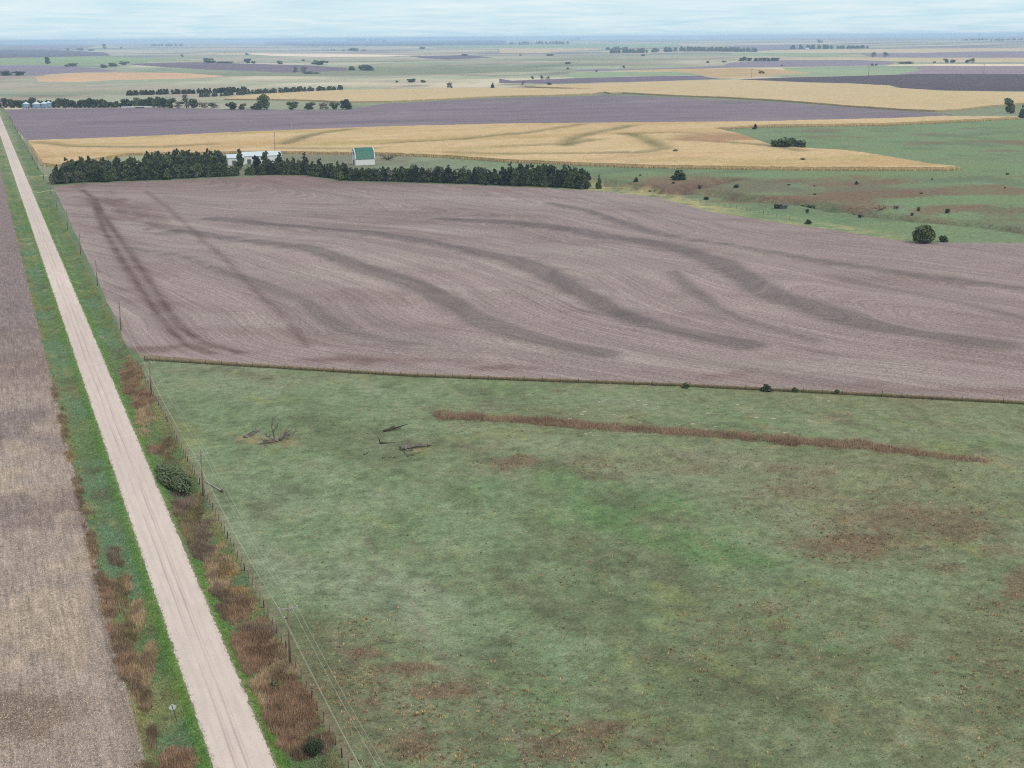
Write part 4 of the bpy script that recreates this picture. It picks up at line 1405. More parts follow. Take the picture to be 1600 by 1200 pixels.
LB1 = "dark cedar in the dense windbreak block left of the white shed"
for row, (back, step) in enumerate(((3, 7.2), (12, 8.5), (22, 9), (34, 9.5), (48, 10), (62, 10), (76, 10), (90, 11))):
    x_ = 86 + row * 1.5
    while x_ < 352:
        top = 12.0 if x_ < 200 else 13.5
        if row == 0:
            hg = rw.uniform(7.0, 9.5)
        else:
            hg = rw.uniform(0.72, 1.0) * top * (0.85 if x_ < 105 else 1)
        if not (196 < x_ < 222 and row > 3) and not (row > 3 and x_ < 100) and not (row > 5 and x_ < 224):
            cedar_at(x_, back + rw.uniform(-2.5, 2.5), hg, LB1 if row else f"front row cedar of the dense windbreak, {nth('a')} from its left end", "dense cedar windbreak")
        x_ += step * rw.uniform(0.75, 1.25) * (1.0 if row == 0 else 1.15)
LB2 = "dark cedar in the thinner windbreak row in front of the shed and barn"
for row, (back, step) in enumerate(((3, 8), (11, 10.5))):
    x_ = 354 + row * 5
    while x_ < 790:
        hg = rw.uniform(6.8, 9.6) if row == 0 else rw.uniform(7.5, 11)
        if 354 < x_ < 445:
            hg = rw.uniform(5.5, 9.5)
        if 545 < x_ < 592:
            hg = min(hg, 7.6)
        if not (374 < x_ < 381) and not (row == 1 and 354 < x_ < 440 and rw.random() < 0.5):
            cedar_at(x_, back + rw.uniform(-2, 2), hg, LB2 if row else f"front cedar of the thin windbreak row, {nth('b')} right of the dense block", "thin cedar windbreak")
        x_ += step * rw.uniform(0.8, 1.2)
LB3 = "dark cedar near the right end of the windbreak row"
for row, (back, step) in enumerate(((3, 9), (12, 9.5), (22, 11))):
    x_ = 790 + row * 4
    while x_ < 925 - row * 10:
        cedar_at(x_, back + rw.uniform(-2, 2), rw.uniform(8.8, 12.5) * (1 - 0.14 * (row == 0)), LB3 if row else f"front cedar {nth('c')} along the tall right end of the windbreak", "right end of the windbreak")
        x_ += step * rw.uniform(0.8, 1.2)
cedar_at(936, 5, 8.5, "slim cedar standing last at the right end of the windbreak", None, 4.2, CEDARS[1])
for x_, bk, hg, lb in ((401, 34, 10.5, "cedar rising behind the left half of the white shed"), (376, 60, 13.5, "tallest cedar pointing up behind the white shed"), (416, 60, 11.5, "cedar behind the middle of the white shed"),
                       (438, 62, 10.5, "cedar beside the right end of the white shed"), (477, 45, 11.5, "tall pointed cedar between the shed and the barn"), (536, 40, 8.0, "broad cedar just left of the barn"),
                       (647, 34, 8.2, "lone round topped cedar right of the barn"), (690, 22, 8.0, "cedar standing out above the row right of the barn"), (757, 22, 8.5, "taller cedar at three quarters of the windbreak row")):
    cedar_at(x_, bk, hg, lb, None)
for x_, bk, hg, lb in ((488, -2.5,6.6000000000000005, "yellow green bushy tree in the row below the shed's right end"), (534, -2.5,5.6000000000000005, "yellow green bush in the row left of the barn"), (262, -2.5,7.2, "bright green tree in the front of the dense windbreak"),
                       (166, -2.5,7.2, "olive green tree in the front of the dense windbreak's left half"), (757, -2.5,5.2, "light green bush at the foot of the windbreak row")):
    cedar_at(x_, bk, hg, lb, None, None, FRESH)


def tree_px(px_, base, top, kind, label, name="tree", cat="tree", group=None, wide=None):
    p = at1(px_, base)
    s = mpp(p)
    hgt = (base - top) * s * 1.03
    return plant(name, kind, p, hgt, (wide * s * 1.15) if wide else hgt * 0.95, label, cat, group)


# single trees near and in the middle distance
tree_px(1443, 379, 353, BALL, "round dense dark green tree at the edge of the stubble field", "round_tree", wide=31)
tree_px(1473, 378, 368, BUSH[1], "small dark bush right of the round field edge tree", "bush", "bush", wide=13)
for x_, b_, t_, w_, lb in ((1071, 606, 597, 9, "first small cedar from the left on the pasture fence line"), (1197, 611, 600, 13, "widest small cedar on the pasture fence line"),
                           (1242, 612, 605, 9, "low cedar right after the widest one on the fence line"), (1307, 615, 608, 8, "last small cedar to the right on the pasture fence line")):
    tree_px(x_, b_, t_, CEDARS[2], lb, "cedar_tree", wide=w_ * 1.25)
tree_px(1061, 281, 266, CEDARS[2], "lone spreading cedar on the green slope above the creek", "cedar_tree", wide=22)
tree_px(994, 284, 277, CEDARS[0], "small dark cedar at the head of the creek bed", "cedar_tree", wide=8)
for x_, b_, t_, w_, lb in ((1215, 232, 217, 22, "left clump of the grey green thicket behind the corn"), (1232, 233, 216, 26, "middle clump of the grey green thicket behind the corn"), (1249, 233, 219, 20, "right clump of the grey green thicket behind the corn")):
    tree_px(x_, b_, t_, BUSH[0], lb, "thicket", "bush", wide=w_)
tree_px(1180, 202, 194, CEDARS[0], "tiny dark cedar on the green slope above the thicket", "cedar_tree", wide=7)
tree_px(1578, 177, 155, DARKS[0], "tall leafy tree beside the farm track at far right", "leafy_tree", wide=16)
tree_px(1598, 184, 166, CEDARS[1], "dark cedar cut by the right edge of the picture", "cedar_tree", wide=12)
tree_px(1055, 241, 233, GREYS[0], "small brown grey shrub inside the corn field", "shrub", "shrub", wide=11)
tree_px(1256, 255, 247, GREYS[1], "pale grey shrub in the right tail of the corn field", "shrub", "shrub", wide=15)
for x_, b_, t_, w_, lb in ((1267, 320, 307, 18, "dark bushes in the creek bed behind the shack"), (1254, 319, 310, 12, "smaller dark bush left of those in the creek bed"), (1334, 326, 319, 12, "grey green bush in the creek bed"),
                           (1348, 330, 321, 8, "grey bush beside the grey green one in the creek bed"), (1094, 302, 296, 8, "bush at the bend of the creek"), (1435, 330, 323, 6, "upright dark cedar sapling beyond the creek"),
                           (1481, 333, 326, 8, "second cedar sapling beyond the creek"), (1151, 293, 288, 10, "dark low bush on the slope left of the creek fork"), (1263, 350, 343, 11, "dark bush by the field edge below the shack"),
                           (1103, 312, 307, 9, "pair of bushes at the upper end of the creek fence"), (1213, 326, 318, 8, "cedar growing against the old shack"), (1338, 288, 283, 6, "small sapling high on the creek slope"),
                           (1261, 333, 326, 5, "thin sapling on the bright green bench"), (1343, 340, 335, 5, "sapling left of the junk on the bench"), (1425, 337, 332, 5, "dark shrub on the creek bank near the junk")):
    tree_px(x_, b_, t_, random.choice(BUSH + CEDARS[:1]), lb, "bush", "bush", wide=w_)
rb = random.Random(9)
for _ in range(24):
    x_, y_ = rb.uniform(990, 1600), rb.uniform(268, 325)
    if y_ > 262 + (x_ - 950) * 0.01 and y_ < 290 + (x_ - 1000) * 0.055:
        tree_px(x_, y_ + 2, y_ - rb.uniform(0.0, 1.4), rb.choice(BUSH), "tiny dark shrub dotted over the creek slope", "shrub", "shrub", "tiny shrubs on the creek slope", wide=rb.uniform(2.5, 5.5))
# ditch bushes
wp_ = (7.2, 275.0, float(h(np.array([7.2]), np.array([275.0]))[0]))
wt_ = plant("willow_thicket", THICK, wp_, 4.6, 8.0, "dark willow thicket in the ditch beside the power pole", "bush")
wt_.rotation_euler = (0, 0, math.radians(95))
wt_.children[0].scale = (21.0, 6.2, 2.7)
tree_px(492, 1178, 1152, THICK, "dark green bush at the foot of the rusty ditch weeds", "bush", "bush", wide=26)
tree_px(430, 1075, 1062, BUSH[0], "small green bush inside the rusty ditch weeds", "bush", "bush", wide=15)

# tree row behind the far stubble field, by the grain bins
BINROW = "leafy tree in the row behind the grain bins"
rx_ = random.Random(3)
x_ = 8
while x_ < 165:
    tree_px(x_, 168.3, rx_.uniform(153, 159), rx_.choice(DARKS), f"{BINROW}, {nth('d')} from the left", "leafy_tree", "tree", "trees behind the grain bins", wide=rx_.uniform(9, 14))
    x_ += rx_.uniform(6, 9)
while x_ < 262:
    tree_px(x_, 168, rx_.uniform(157, 162) if x_ < 190 else rx_.uniform(151, 157), rx_.choice(DARKS + ROUNDS), f"leafy tree in the row right of the grain bins, {nth('e')} of them", "leafy_tree", "tree", "trees right of the grain bins", wide=rx_.uniform(10, 15))
    x_ += rx_.uniform(6, 9)
for x_, t_, kd, w_ in ((266, 154, DARKS[0], 14), (280, 158, GREYS[0], 14), (292, 149, GREYS[1], 16), (303, 155, DARKS[1], 13), (316, 160, GREYS[0], 18), (333, 161, GREYS[1], 18)):
    tree_px(x_, 169, t_, kd, f"greyish tree in the row before the far corn, {nth('f')} from the left", "leafy_tree", "tree", "greyish trees in the row", wide=w_)
for x_, t_, kd, w_, lb in ((362, 160, ROUNDS[0], 18, "light green low tree right of the greyish trees"), (378, 162, DARKS[0], 12, "dark low tree beside the light green one"), (402, 161, ROUNDS[1], 20, "light green tree left of the tall forked tree"),
                           (413, 148, ROUNDS[2], 19, "tall forked tree standing above the row before the far corn"), (457, 159, DARKS[2], 15, "round dark tree in the right part of the row"), (483, 160, DARKS[0], 18, "dark spreading tree fourth from the row's right end"),
                           (505, 161, GREYS[0], 18, "grey green tree third from the row's right end"), (522, 160, ROUNDS[0], 14, "tree second from the row's right end"), (540, 156, DARKS[1], 17, "open crowned tree at the row's right end")):
    tree_px(x_, 171, t_, kd, lb, "leafy_tree", wide=w_)
# scattered far trees
FAR = [(74, 100, 90, 9, 0, "largest round tree on the far pale green field"), (112, 104, 99, 18, 1, "low tree clump right of the largest round tree"), (162, 106, 101, 10, 1, "left end of the slanting far tree clump"), (176, 104, 98.5, 14, 1, "middle of the slanting far tree clump"),
       (194, 101.5, 96, 16, 1, "right end of the slanting far tree clump"), (9, 118, 111, 18, 0, "dark trees at the left picture edge below the lilac field"), (30, 118, 112, 16, 0, "second dark tree from the left edge below the lilac field"), (163, 77, 69, 6, 0, "tallest lone tree under the left skyline"),
       (106, 79, 75.5, 5, 0, "small lone tree on the pale mauve field"), (126, 79, 75.5, 12, 1, "far clump on the pale mauve field"), (143, 79.5, 77, 10, 1, "low far clump right of the mauve field clump"), (189, 76, 73, 5, 0, "little tree right of the tallest lone tree"), (285, 89, 85, 5, 1, "lone tree on the rolling far slope"),
       (328, 98.5, 91.5, 20, 1, "big leafy clump at the left of the distant row"), (352, 99, 96, 26, 1, "low hedge joining the distant row"), (387, 99, 92, 10, 0, "round tree at the right of the distant row"), (396, 99.5, 95.5, 7, 1, "small tree after the round one of the distant row"),
       (438, 100, 95.5, 11, 1, "clump right of the distant row"), (500, 101.5, 94.5, 26, 1, "bushy clump above the purple field"), (462, 113.5, 104.5, 9, 2, "left bare tree on the purple field"), (475, 113.5, 104, 9, 2, "right bare tree on the purple field"), (485, 115, 111.5, 26, 1, "low scrub beside the bare trees"),
       (550, 110, 103.5, 11, 0, "small round tree left of the big far clump"), (568, 110.5, 101.5, 16, 0, "left half of the big far clump"), (578, 110.5, 102, 14, 0, "right half of the big far clump"), (386, 86.5, 83, 5, 1, "tree at the end of the cream field"), (474, 95.5, 93, 6, 1, "tiny clump above the bushy clump"),
       (660, 77, 73, 9, 0, "lone dark dome shaped tree near the skyline"), (553, 80.5, 75, 14, 1, "hazy round tree left of the dome shaped one"), (643, 129, 123, 14, 1, "thicket above the irrigated corn"), (661, 129, 125, 8, 1, "small tree right of the thicket above the corn"), (620, 129, 126, 6, 1, "small tree left of the thicket above the corn"),
       (702, 138, 129, 11, 2, "grey tree at the upper edge of the far corn"), (770, 138, 129.5, 6, 3, "pointed cedar at the upper edge of the far corn"), (726, 87.5, 84.5, 10, 1, "clump over the small purple field"), (860, 87.3, 84.5, 11, 0, "flat dark clump on the rolling middle hills"),
       (813, 87, 85, 5, 1, "speck of a tree left of the flat dark clump"), (887, 108.5, 105.5, 5, 0, "dark round tree on the rolling middle hills"), (887, 100.5, 97, 8, 1, "hazy tree above the dark round one"), (832, 124, 119, 7, 2, "left of three pale trees by the purple strip"), (847, 124, 118, 7, 2, "middle of three pale trees by the purple strip"), (856, 124, 119.5, 7, 2, "right of three pale trees by the purple strip"),
       (817, 133.5, 127, 5, 2, "thin grey tree at the left tip of the broad corn"), (858, 132.5, 129, 8, 0, "dark shrub on the edge of the broad corn"), (1005, 88, 84.5, 6, 0, "dark tree under the long far belt"), (975, 106, 102.5, 5, 1, "small tree on the lilac field's upper edge"), (932, 112, 110, 4, 0, "speck of a tree at the tan field's left tip"),
       (1106, 98.5, 95.5, 5, 0, "small dark tree left of the row of round trees"), (1131, 97.5, 95, 8, 1, "low tree at the left end of the row of round trees"), (1188, 115, 110, 6, 1, "left half of the clump in the tan field"), (1192, 115, 111.5, 6, 1, "right half of the clump in the tan field"),
       (1222, 103, 101, 3.5, 0, "speck of a tree over the mint green patch"), (1365, 89, 82, 9, 2, "left of two grey trees between the cream strips"), (1384, 89, 82, 9, 2, "right of two grey trees between the cream strips"), (1363, 102.5, 99.5, 5, 0, "left of a pair of dark shrubs over the pale lilac field"), (1369, 102.5, 100, 4, 0, "right of a pair of dark shrubs over the pale lilac field"),
       (1479, 98, 92, 8, 0, "left tree of the dark pair on the second cream strip"), (1489, 98, 93.5, 7, 0, "right tree of the dark pair on the second cream strip"), (1511, 98, 93.5, 8, 0, "round tree of the pair near the right edge"), (1519, 98, 91.5, 8, 2, "leaning tree of the pair near the right edge"), (1460, 98.5, 96, 4, 1, "small bush left of the dark pair"),
       (1416, 99.5, 96.5, 24, 1, "long low hedge clump on the second cream strip"), (600, 66, 62, 5, 0, "speck of a tree right of the skyline grove"), (1281, 67, 62, 8, 1, "hazy tree on the far right hill"), (1530, 56.5, 54, 3, 0, "dot of a tree on the far right skyline")]
kinds = {0: DARKS, 1: ROUNDS, 2: GREYS, 3: CEDARS}
for x_, b_, t_, w_, kd, lb in FAR:
    tree_px(x_, b_, t_, random.choice(kinds[kd]), lb, {3: "cedar_tree"}.get(kd, "leafy_tree"), wide=w_)
for i, x_ in enumerate((1158, 1163, 1171, 1181, 1188, 1194, 1201, 1208, 1214)):
    tree_px(x_, 95.5, 90.5 if i != 1 else 89, DARKS[i % 3], f"round tree in the evenly spaced far row, {nth('g')} from the left", "leafy_tree", "tree", "row of round trees", wide=7.5)


def belt(pts, label, hpx, n, kind_mat, seed):
    """a shelterbelt so far off that its trees run together"""
    r = np.random.default_rng(seed)
    q = np.array(pts, float)
    cum = np.concatenate([[0], np.cumsum(np.hypot(*np.diff(q, axis=0).T))])
    t = np.sort(r.uniform(0, cum[-1], n))
    X, Y = np.interp(t, cum, q[:, 0]), np.interp(t, cum, q[:, 1])
    P = at(X, Y)
    Vs = []
    for p in P:
        s = mpp(p)
        hh = hpx * s * r.uniform(0.65, 1.15)
        w = hh * r.uniform(0.7, 1.1)
        d = np.array([p[0] - CAM[0], p[1], 0]); d /= np.linalg.norm(d)
        c0 = p + d * r.uniform(0, 14)
        m = 60
        z = r.uniform(0, 1, m)
        a = r.uniform(0, 6.283, m)
        rad = 0.55 * w * np.sqrt(np.clip(1 - (z * 1.0) ** 2.2, 0.03, 1)) * np.sqrt(r.uniform(0, 1, m))
        C = c0 + np.stack([rad * np.cos(a), rad * np.sin(a), z * hh], 1)
        u = r.normal(0, 1, (m, 3)); u /= np.linalg.norm(u, axis=1)[:, None]
        v = np.cross(u, r.normal(0, 1, (m, 3))); v /= np.linalg.norm(v, axis=1)[:, None]
        s2 = hh * 0.26 * r.uniform(0.6, 1.3, m)[:, None]
        Vs.append(np.stack([C - u * s2 * .5 - v * s2 * .5, C + u * s2 * .5 - v * s2 * .5, C + u * s2 * .5 + v * s2 * .5, C - u * s2 * .5 + v * s2 * .5], 1).reshape(-1, 3))
    V = np.concatenate(Vs)
    o = link("tree_belt", np_mesh("tree_belt", V, np.arange(len(V)).reshape(-1, 4), M[kind_mat]))
    tag(o, label, "tree belt", kind="stuff")


belt([(199, 149.5), (262, 147.5), (330, 146), (388, 143)], "upper left part of the long dark conifer belt", 6.5, 90, 'cedar', 1)
belt([(312, 152), (345, 150.5), (395, 147), (470, 143), (538, 140.5)], "lower right part of the long dark conifer belt", 6, 110, 'cedar', 2)
belt([(955, 83.5), (1010, 82.5), (1060, 80), (1120, 80.5), (1187, 81.5)], "long dark tree belt near the skyline right of the middle", 6, 110, 'leaf_dark', 3)
belt([(945, 78), (965, 77.5), (980, 78)], "short tree belt above the left end of the long one", 4, 25, 'leaf_dark', 4)
belt([(1236, 76.5), (1260, 76), (1300, 76)], "left of the two tree belts on the highest cream strip", 5, 34, 'leaf_dark', 5)
belt([(1308, 76), (1330, 76), (1356, 75.5)], "right of the two tree belts on the highest cream strip", 4, 30, 'leaf_dark', 6)
belt([(797, 70), (840, 69.5), (888, 69)], "hazy tree belt on the green skyline strip", 4.2, 50, 'leaf_dark', 7)
belt([(543, 63.5), (570, 63), (602, 62)], "grove standing on the skyline left of the middle", 3.6, 40, 'leaf_dark', 8)
belt([(881, 61.8), (895, 61.5), (908, 61.5)], "small grove on the skyline right of the middle", 2.6, 20, 'leaf_dark', 9)
belt([(1495, 63.5), (1540, 63), (1560, 63.5), (1600, 63)], "hazy tree belt on the far right hill", 2.6, 50, 'leaf_dark', 10)
belt([(235, 72), (260, 71.5), (285, 72)], "hazy scrub belt under the left skyline", 3, 26, 'leaf_dark', 11)
belt([(505, 78), (540, 80), (575, 79)], "hazy scrub belt in the far hollow", 2, 24, 'leaf', 12)


# ------------------------------------------------------------------ poles, wires, fences, sign
def pole_parts():
    m = MB().tube([(0, 0, -0.3), (0, 0, 4.5), (0, 0, 9.3)], [0.17, 0.145, 0.11], 8)
    shaft = m.mesh("shaft", M['pole'], True)
    arm = MB().box((-1.35, -0.16, 8.45), (1.35, -0.05, 8.58)).mesh("crossarm", M['arm'])
    br = MB()
    for s in (-1, 1):
        br.tube([(s * 0.75, -0.13, 8.47), (s * 0.05, -0.13, 7.8)], 0.025, 4)
    brace = br.mesh("brace", M['arm'])
    ins = MB().tube([(0, 0, 0), (0, 0, 0.06), (0, 0, 0.10), (0, 0, 0.17), (0, 0, 0.22)], [0.03, 0.03, 0.08, 0.085, 0.05], 7).mesh("insulator", M['insul'])
    brk = MB().box((-0.62, -0.06, 7.02), (-0.10, 0.02, 7.10)).mesh("bracket", M['darkwood'])
    return shaft, arm, brace, ins, brk


SHAFT, ARM, BRACE, INS, BRK = pole_parts()
POLE_Y = [98, 181.5, 261.5, 345, 431.5, 517, 597, 680, 765, 850, 935, 1020, 1105, 1190, 1275, 1360, 1445, 1530, 1615, 1700]
PLAB = {181.5: "nearest utility pole, beside the grey weeds and fence", 261.5: "utility pole standing beside the dark willow thicket", 345: "utility pole just below the fence corner", 431.5: "first utility pole along the edge of the big stubble field",
        517: "second utility pole along the edge of the big stubble field", 597: "third utility pole along the edge of the big stubble field"}
ATT = [(-1.25, 8.58), (0.55, 8.58), (1.25, 8.58), (-0.55, 7.10)]
tops = []
for y_ in POLE_Y:
    x_ = 10.95 + random.uniform(-0.12, 0.12) + (0.9 if y_ > 420 else 0) + (1.2 if y_ > 800 else 0)
    z_ = float(h(np.array([x_]), np.array([float(y_)]))[0])
    p = thing("utility_pole", PLAB.get(y_, f"distant utility pole beyond the windbreak corner, {nth('p')} from it" if y_ > 860 else f"utility pole before the windbreak corner, {nth('q')} after the third field pole" if y_ > 600 else "utility pole nearest of all, below the picture"), "utility pole", (x_, y_, z_), 0, "utility poles along the road")
    p.rotation_euler = (0, random.uniform(-0.012, 0.012), random.uniform(-0.04, 0.04))
    link("shaft", SHAFT, p); link("crossarm", ARM, p); link("brace", BRACE, p); link("bracket", BRK, p)
    for ax, az_ in ATT:
        link("insulator", INS, p, loc=(ax, -0.10 if az_ > 8 else -0.02, az_))
    tops.append((x_, y_, z_))
WN = ["left outer power line wire above the road fence", "inner power line wire above the road fence", "right outer power line wire above the road fence", "lowest power line wire above the road fence"]
for (ax, az_), lb in zip(ATT, WN):
    m = MB()
    path = []
    for (a, b) in zip(tops[:-1], tops[1:]):
        for i in range(10):
            u = i / 10
            path.append((a[0] + (b[0] - a[0]) * u + ax, a[1] + (b[1] - a[1]) * u - 0.1, a[2] + (b[2] - a[2]) * u + az_ + 0.2 - 1.1 * 4 * u * (1 - u)))
    m.tube(path, 0.014, 4, False)
    tag(link("power_wire", m.mesh("power_wire", M['wire'])), lb, "wire", "power line wires")

POST = MB().tube([(0, 0, -0.2), (0, 0, 1.3)], [0.055, 0.045], 5).mesh("post", M['post'])
WOODPOST = MB().tube([(0, 0, -0.2), (0, 0, 1.35)], [0.10, 0.085], 6).mesh("post", M['darkwood'])


def fence(pts, step, label, wires=4, rad=0.008, wood=6, seed=1, tall=1.0):
    r = random.Random(seed)
    q = np.array(pts, float)
    cum = np.concatenate([[0], np.cumsum(np.hypot(*np.diff(q, axis=0).T))])
    n = int(cum[-1] / step)
    t = np.linspace(0, cum[-1], n + 1)
    x, y = np.interp(t, cum, q[:, 0]), np.interp(t, cum, q[:, 1])
    z = h(x, y)
    f = thing("wire_fence", label, "fence", (x[0], y[0], z[0]))
    o = np.array([x[0], y[0], z[0]])
    for i in range(n + 1):
        link("post", WOODPOST if i % wood == 0 else POST, f, loc=(x[i] - o[0], y[i] - o[1], z[i] - o[2]), rot=(r.uniform(-.06, .06), r.uniform(-.06, .06), 0), scale=(1, 1, tall * r.uniform(0.9, 1.1)))
    for k in range(wires):
        hh = (0.3 + 0.9 * k / max(1, wires - 1)) * tall
        link("wire", MB().tube([(x[i] - o[0], y[i] - o[1], z[i] - o[2] + hh) for i in range(n + 1)], rad, 3, False).mesh("wire", M['fwire']), f)
    return f


fence([(11.4, 120), (11.4, 250), (11.5, 382)], 3.3, "wire fence with dark posts between the road ditch and the pasture", wood=5)
fence(FENCE[:], 4.6, "long wire fence between the green pasture and the stubble field", 3, seed=2)
fence(pline([(1095, 316), (1119, 319), (1160, 325), (1206, 336), (1240, 345)]), 4.5, "broken fence line running down beside the creek pasture", 2, seed=3, tall=1.15)
fence([(13.2, 1010), (13.2, 1250), (12.6, 1480), (12.6, 1740)], 9.0, "fence of tall posts along the road by the far stubble field", 2, seed=4, tall=1.5)

# warning sign seen from behind
sp = at1(277, 1129)
sg = thing("road_sign", "leaning diamond road sign seen from its pale blank back", "sign", sp, math.radians(-8))
sg.rotation_euler = (math.radians(6), math.radians(-11), math.radians(-8))
link("post", MB().box((-0.03, -0.03, -0.3), (0.03, 0.03, 2.75)).mesh("post", M['post']), sg)
m = MB()
s_ = 0.53
ring1 = [(s_ * 0.93, 0.06), (s_ * 0.93, -0.06), (0.06, -s_ * 0.93), (-0.06, -s_ * 0.93), (-s_ * 0.93, -0.06), (-s_ * 0.93, 0.06), (-0.06, s_ * 0.93), (0.06, s_ * 0.93)]
m.add([(a, 0.035, 2.35 + b) for a, b in ring1] + [(a, 0.055, 2.35 + b) for a, b in ring1], [tuple(range(8))[::-1], tuple(range(8, 16))] + [(i, (i + 1) % 8, (i + 1) % 8 + 8, i + 8) for i in range(8)])
link("panel", m.mesh("panel", M['signback']), sg)


# ------------------------------------------------------------------ dead wood in the pasture
def branches(m, rr_, p, d, length, rad, depth):
    p, d = Vector(p), Vector(d).normalized()
    pts_ = [p]
    q = p.copy()
    for i in range(3):
        d = (d + Vector((rr_.uniform(-.3, .3), rr_.uniform(-.3, .3), rr_.uniform(-.15, .2)))).normalized()
        q = q + d * length / 3
        pts_.append(q.copy())
    m.tube(pts_, [rad * 1.5, rad * 1.2, rad * .95, rad * .6], 5)
    if depth:
        for i in range(rr_.randint(2, 3)):
            b = pts_[rr_.randint(1, 3)]
            e = (d + Vector((rr_.uniform(-1, 1), rr_.uniform(-1, 1), rr_.uniform(-.3, .7)))).normalized()
            branches(m, rr_, b, e, length * rr_.uniform(.45, .7), rad * .5, depth - 1)


def deadwood(name, pxy, label, cat, limbs, seed, mat='deadwood'):
    p = at1(*pxy)
    t = thing(name, label, cat, p)
    rr_ = random.Random(seed)
    first = True
    for (dx, dy, dz, L_, r_, dep, oz) in limbs:
        m = MB()
        branches(m, rr_, (rr_.uniform(-.3, .3), rr_.uniform(-.3, .3), oz), (dx, dy, dz), L_, r_, dep)
        link("trunk" if first else "branch", m.mesh("trunk" if first else "branch", M[mat]), t)
        first = False
    return t


deadwood("dead_tree", (430, 690), "collapsed dead tree with one upright leafless limb in dry grass", "dead tree",
         [(0.1, 0.1, 1, 3.4, .14, 3, 0), (-1, -.2, .12, 3.6, .22, 2, .2), (1, .1, .1, 3.2, .2, 2, .2), (-.6, .6, .4, 2.4, .13, 2, .2), (.7, -.4, .35, 2.6, .13, 2, .2), (.9, .5, .05, 4.0, .12, 1, .15), (-.9, -.7, .1, 2.6, .14, 2, .15)], 3)
deadwood("fallen_log", (383, 684), "short grey fallen log left of the collapsed dead tree", "log", [(1, .9, .1, 3.6, .26, 1, .2), (.8, .3, .1, 2.4, .16, 1, .25)], 4)
deadwood("fallen_log", (600, 675), "low fallen log, highest of the group right of the dead tree", "log", [(1, .05, .04, 4.6, .2, 1, .2), (1, .2, .1, 3.0, .12, 2, .25)], 5, 'darkwood')
deadwood("fallen_log", (594, 694), "dark bent log with a short upright stub", "log", [(1, 0, .02, 4.2, .17, 1, .2), (-.1, .1, 1, 1.2, .1, 1, .1)], 6, 'darkwood')
deadwood("fallen_log", (626, 703), "thickest pale fallen trunk of the group in the pasture", "log", [(1, .45, .03, 5.8, .42, 1, .35), (.8, -.5, .1, 3.0, .15, 2, .2), (.9, .7, .3, 3.2, .13, 2, .3)], 7)
deadwood("fallen_branch", (570, 711), "small crooked branch left of the thickest fallen trunk", "branch", [(1, .3, .03, 2.0, .09, 1, .1)], 8, 'darkwood')
deadwood("fallen_branch", (597, 716), "small crooked branch below the dark bent log", "branch", [(1, -.2, .03, 2.6, .09, 1, .1)], 9, 'darkwood')
deadwood("fallen_branch", (636, 714), "tangle of thin branches under the thickest fallen trunk", "branch", [(1, .3, .2, 2.0, .07, 2, .1), (-.5, .6, .4, 1.6, .06, 2, .1)], 10, 'darkwood')
deadwood("dead_tree", (1531, 352), "leaning pale dead tree by the creek at right", "dead tree", [(.9, .2, .7, 6.5, .22, 3, 0), (.5, .4, 1, 5.5, .16, 3, 0)], 12)
# discarded pole and its block
p0, p1 = at1(321, 753), at1(346, 768)
fp = thing("discarded_pole", "pale straight pole lying in the grass by the utility pole", "pole", p0)
d_ = p1 - p0
link("shaft", MB().tube([(0, 0, 0.14), (d_[0], d_[1], d_[2] + 0.18)], [0.10, 0.16], 7).mesh("shaft", M['arm']), fp)
link("butt", MB().tube([(d_[0] * 1.005, d_[1] * 1.005, d_[2] + 0.18), (d_[0] * 1.09, d_[1] * 1.09, d_[2] + 0.2)], [0.28, 0.22], 7).mesh("butt", M['darkwood']), fp)

# ------------------------------------------------------------------ farm buildings
# barn with a gambrel roof, ridge along x
bp = at1(568, 257)
barn = thing("barn", "white barn with a green gambrel roof behind the windbreak", "barn", bp)
L2, W2 = 6.9, 4.8
prof = [(-W2, 0), (-W2, 4.6), (-W2 * 0.66, 9.6), (0, 11.6), (W2 * 0.66, 9.6), (W2, 4.6), (W2, 0)]
m = MB()
nv = len(prof)
m.add([(-L2, y, z) for y, z in prof] + [(L2, y, z) for y, z in prof], [tuple(range(nv))[::-1], tuple(range(nv, 2 * nv)), (0, nv, nv + 1, 1), (nv - 2, 2 * nv - 2, 2 * nv - 1, nv - 1)])
link("wall", m.mesh("wall", M['white']), barn)


def slab(a, b, x0, x1, th, mat, name, parent):
    """roof sheet between two profile points"""
    n_ = Vector((0, -(b[1] - a[1]), b[0] - a[0])).normalized() * th
    if n_.z < 0:
        n_ = -n_
    v = [(x0, a[0], a[1]), (x1, a[0], a[1]), (x1, b[0], b[1]), (x0, b[0], b[1])]
    v = [(p[0], p[1] + n_.y * .15, p[2] + n_.z * .15) for p in v]
    w = [(p[0], p[1] + n_.y, p[2] + n_.z) for p in v]
    return link(name, MB().add(v + w, [(3, 2, 1, 0), (4, 5, 6, 7), (0, 1, 5, 4), (1, 2, 6, 5), (2, 3, 7, 6), (3, 0, 4, 7)]).mesh(name, mat), parent)


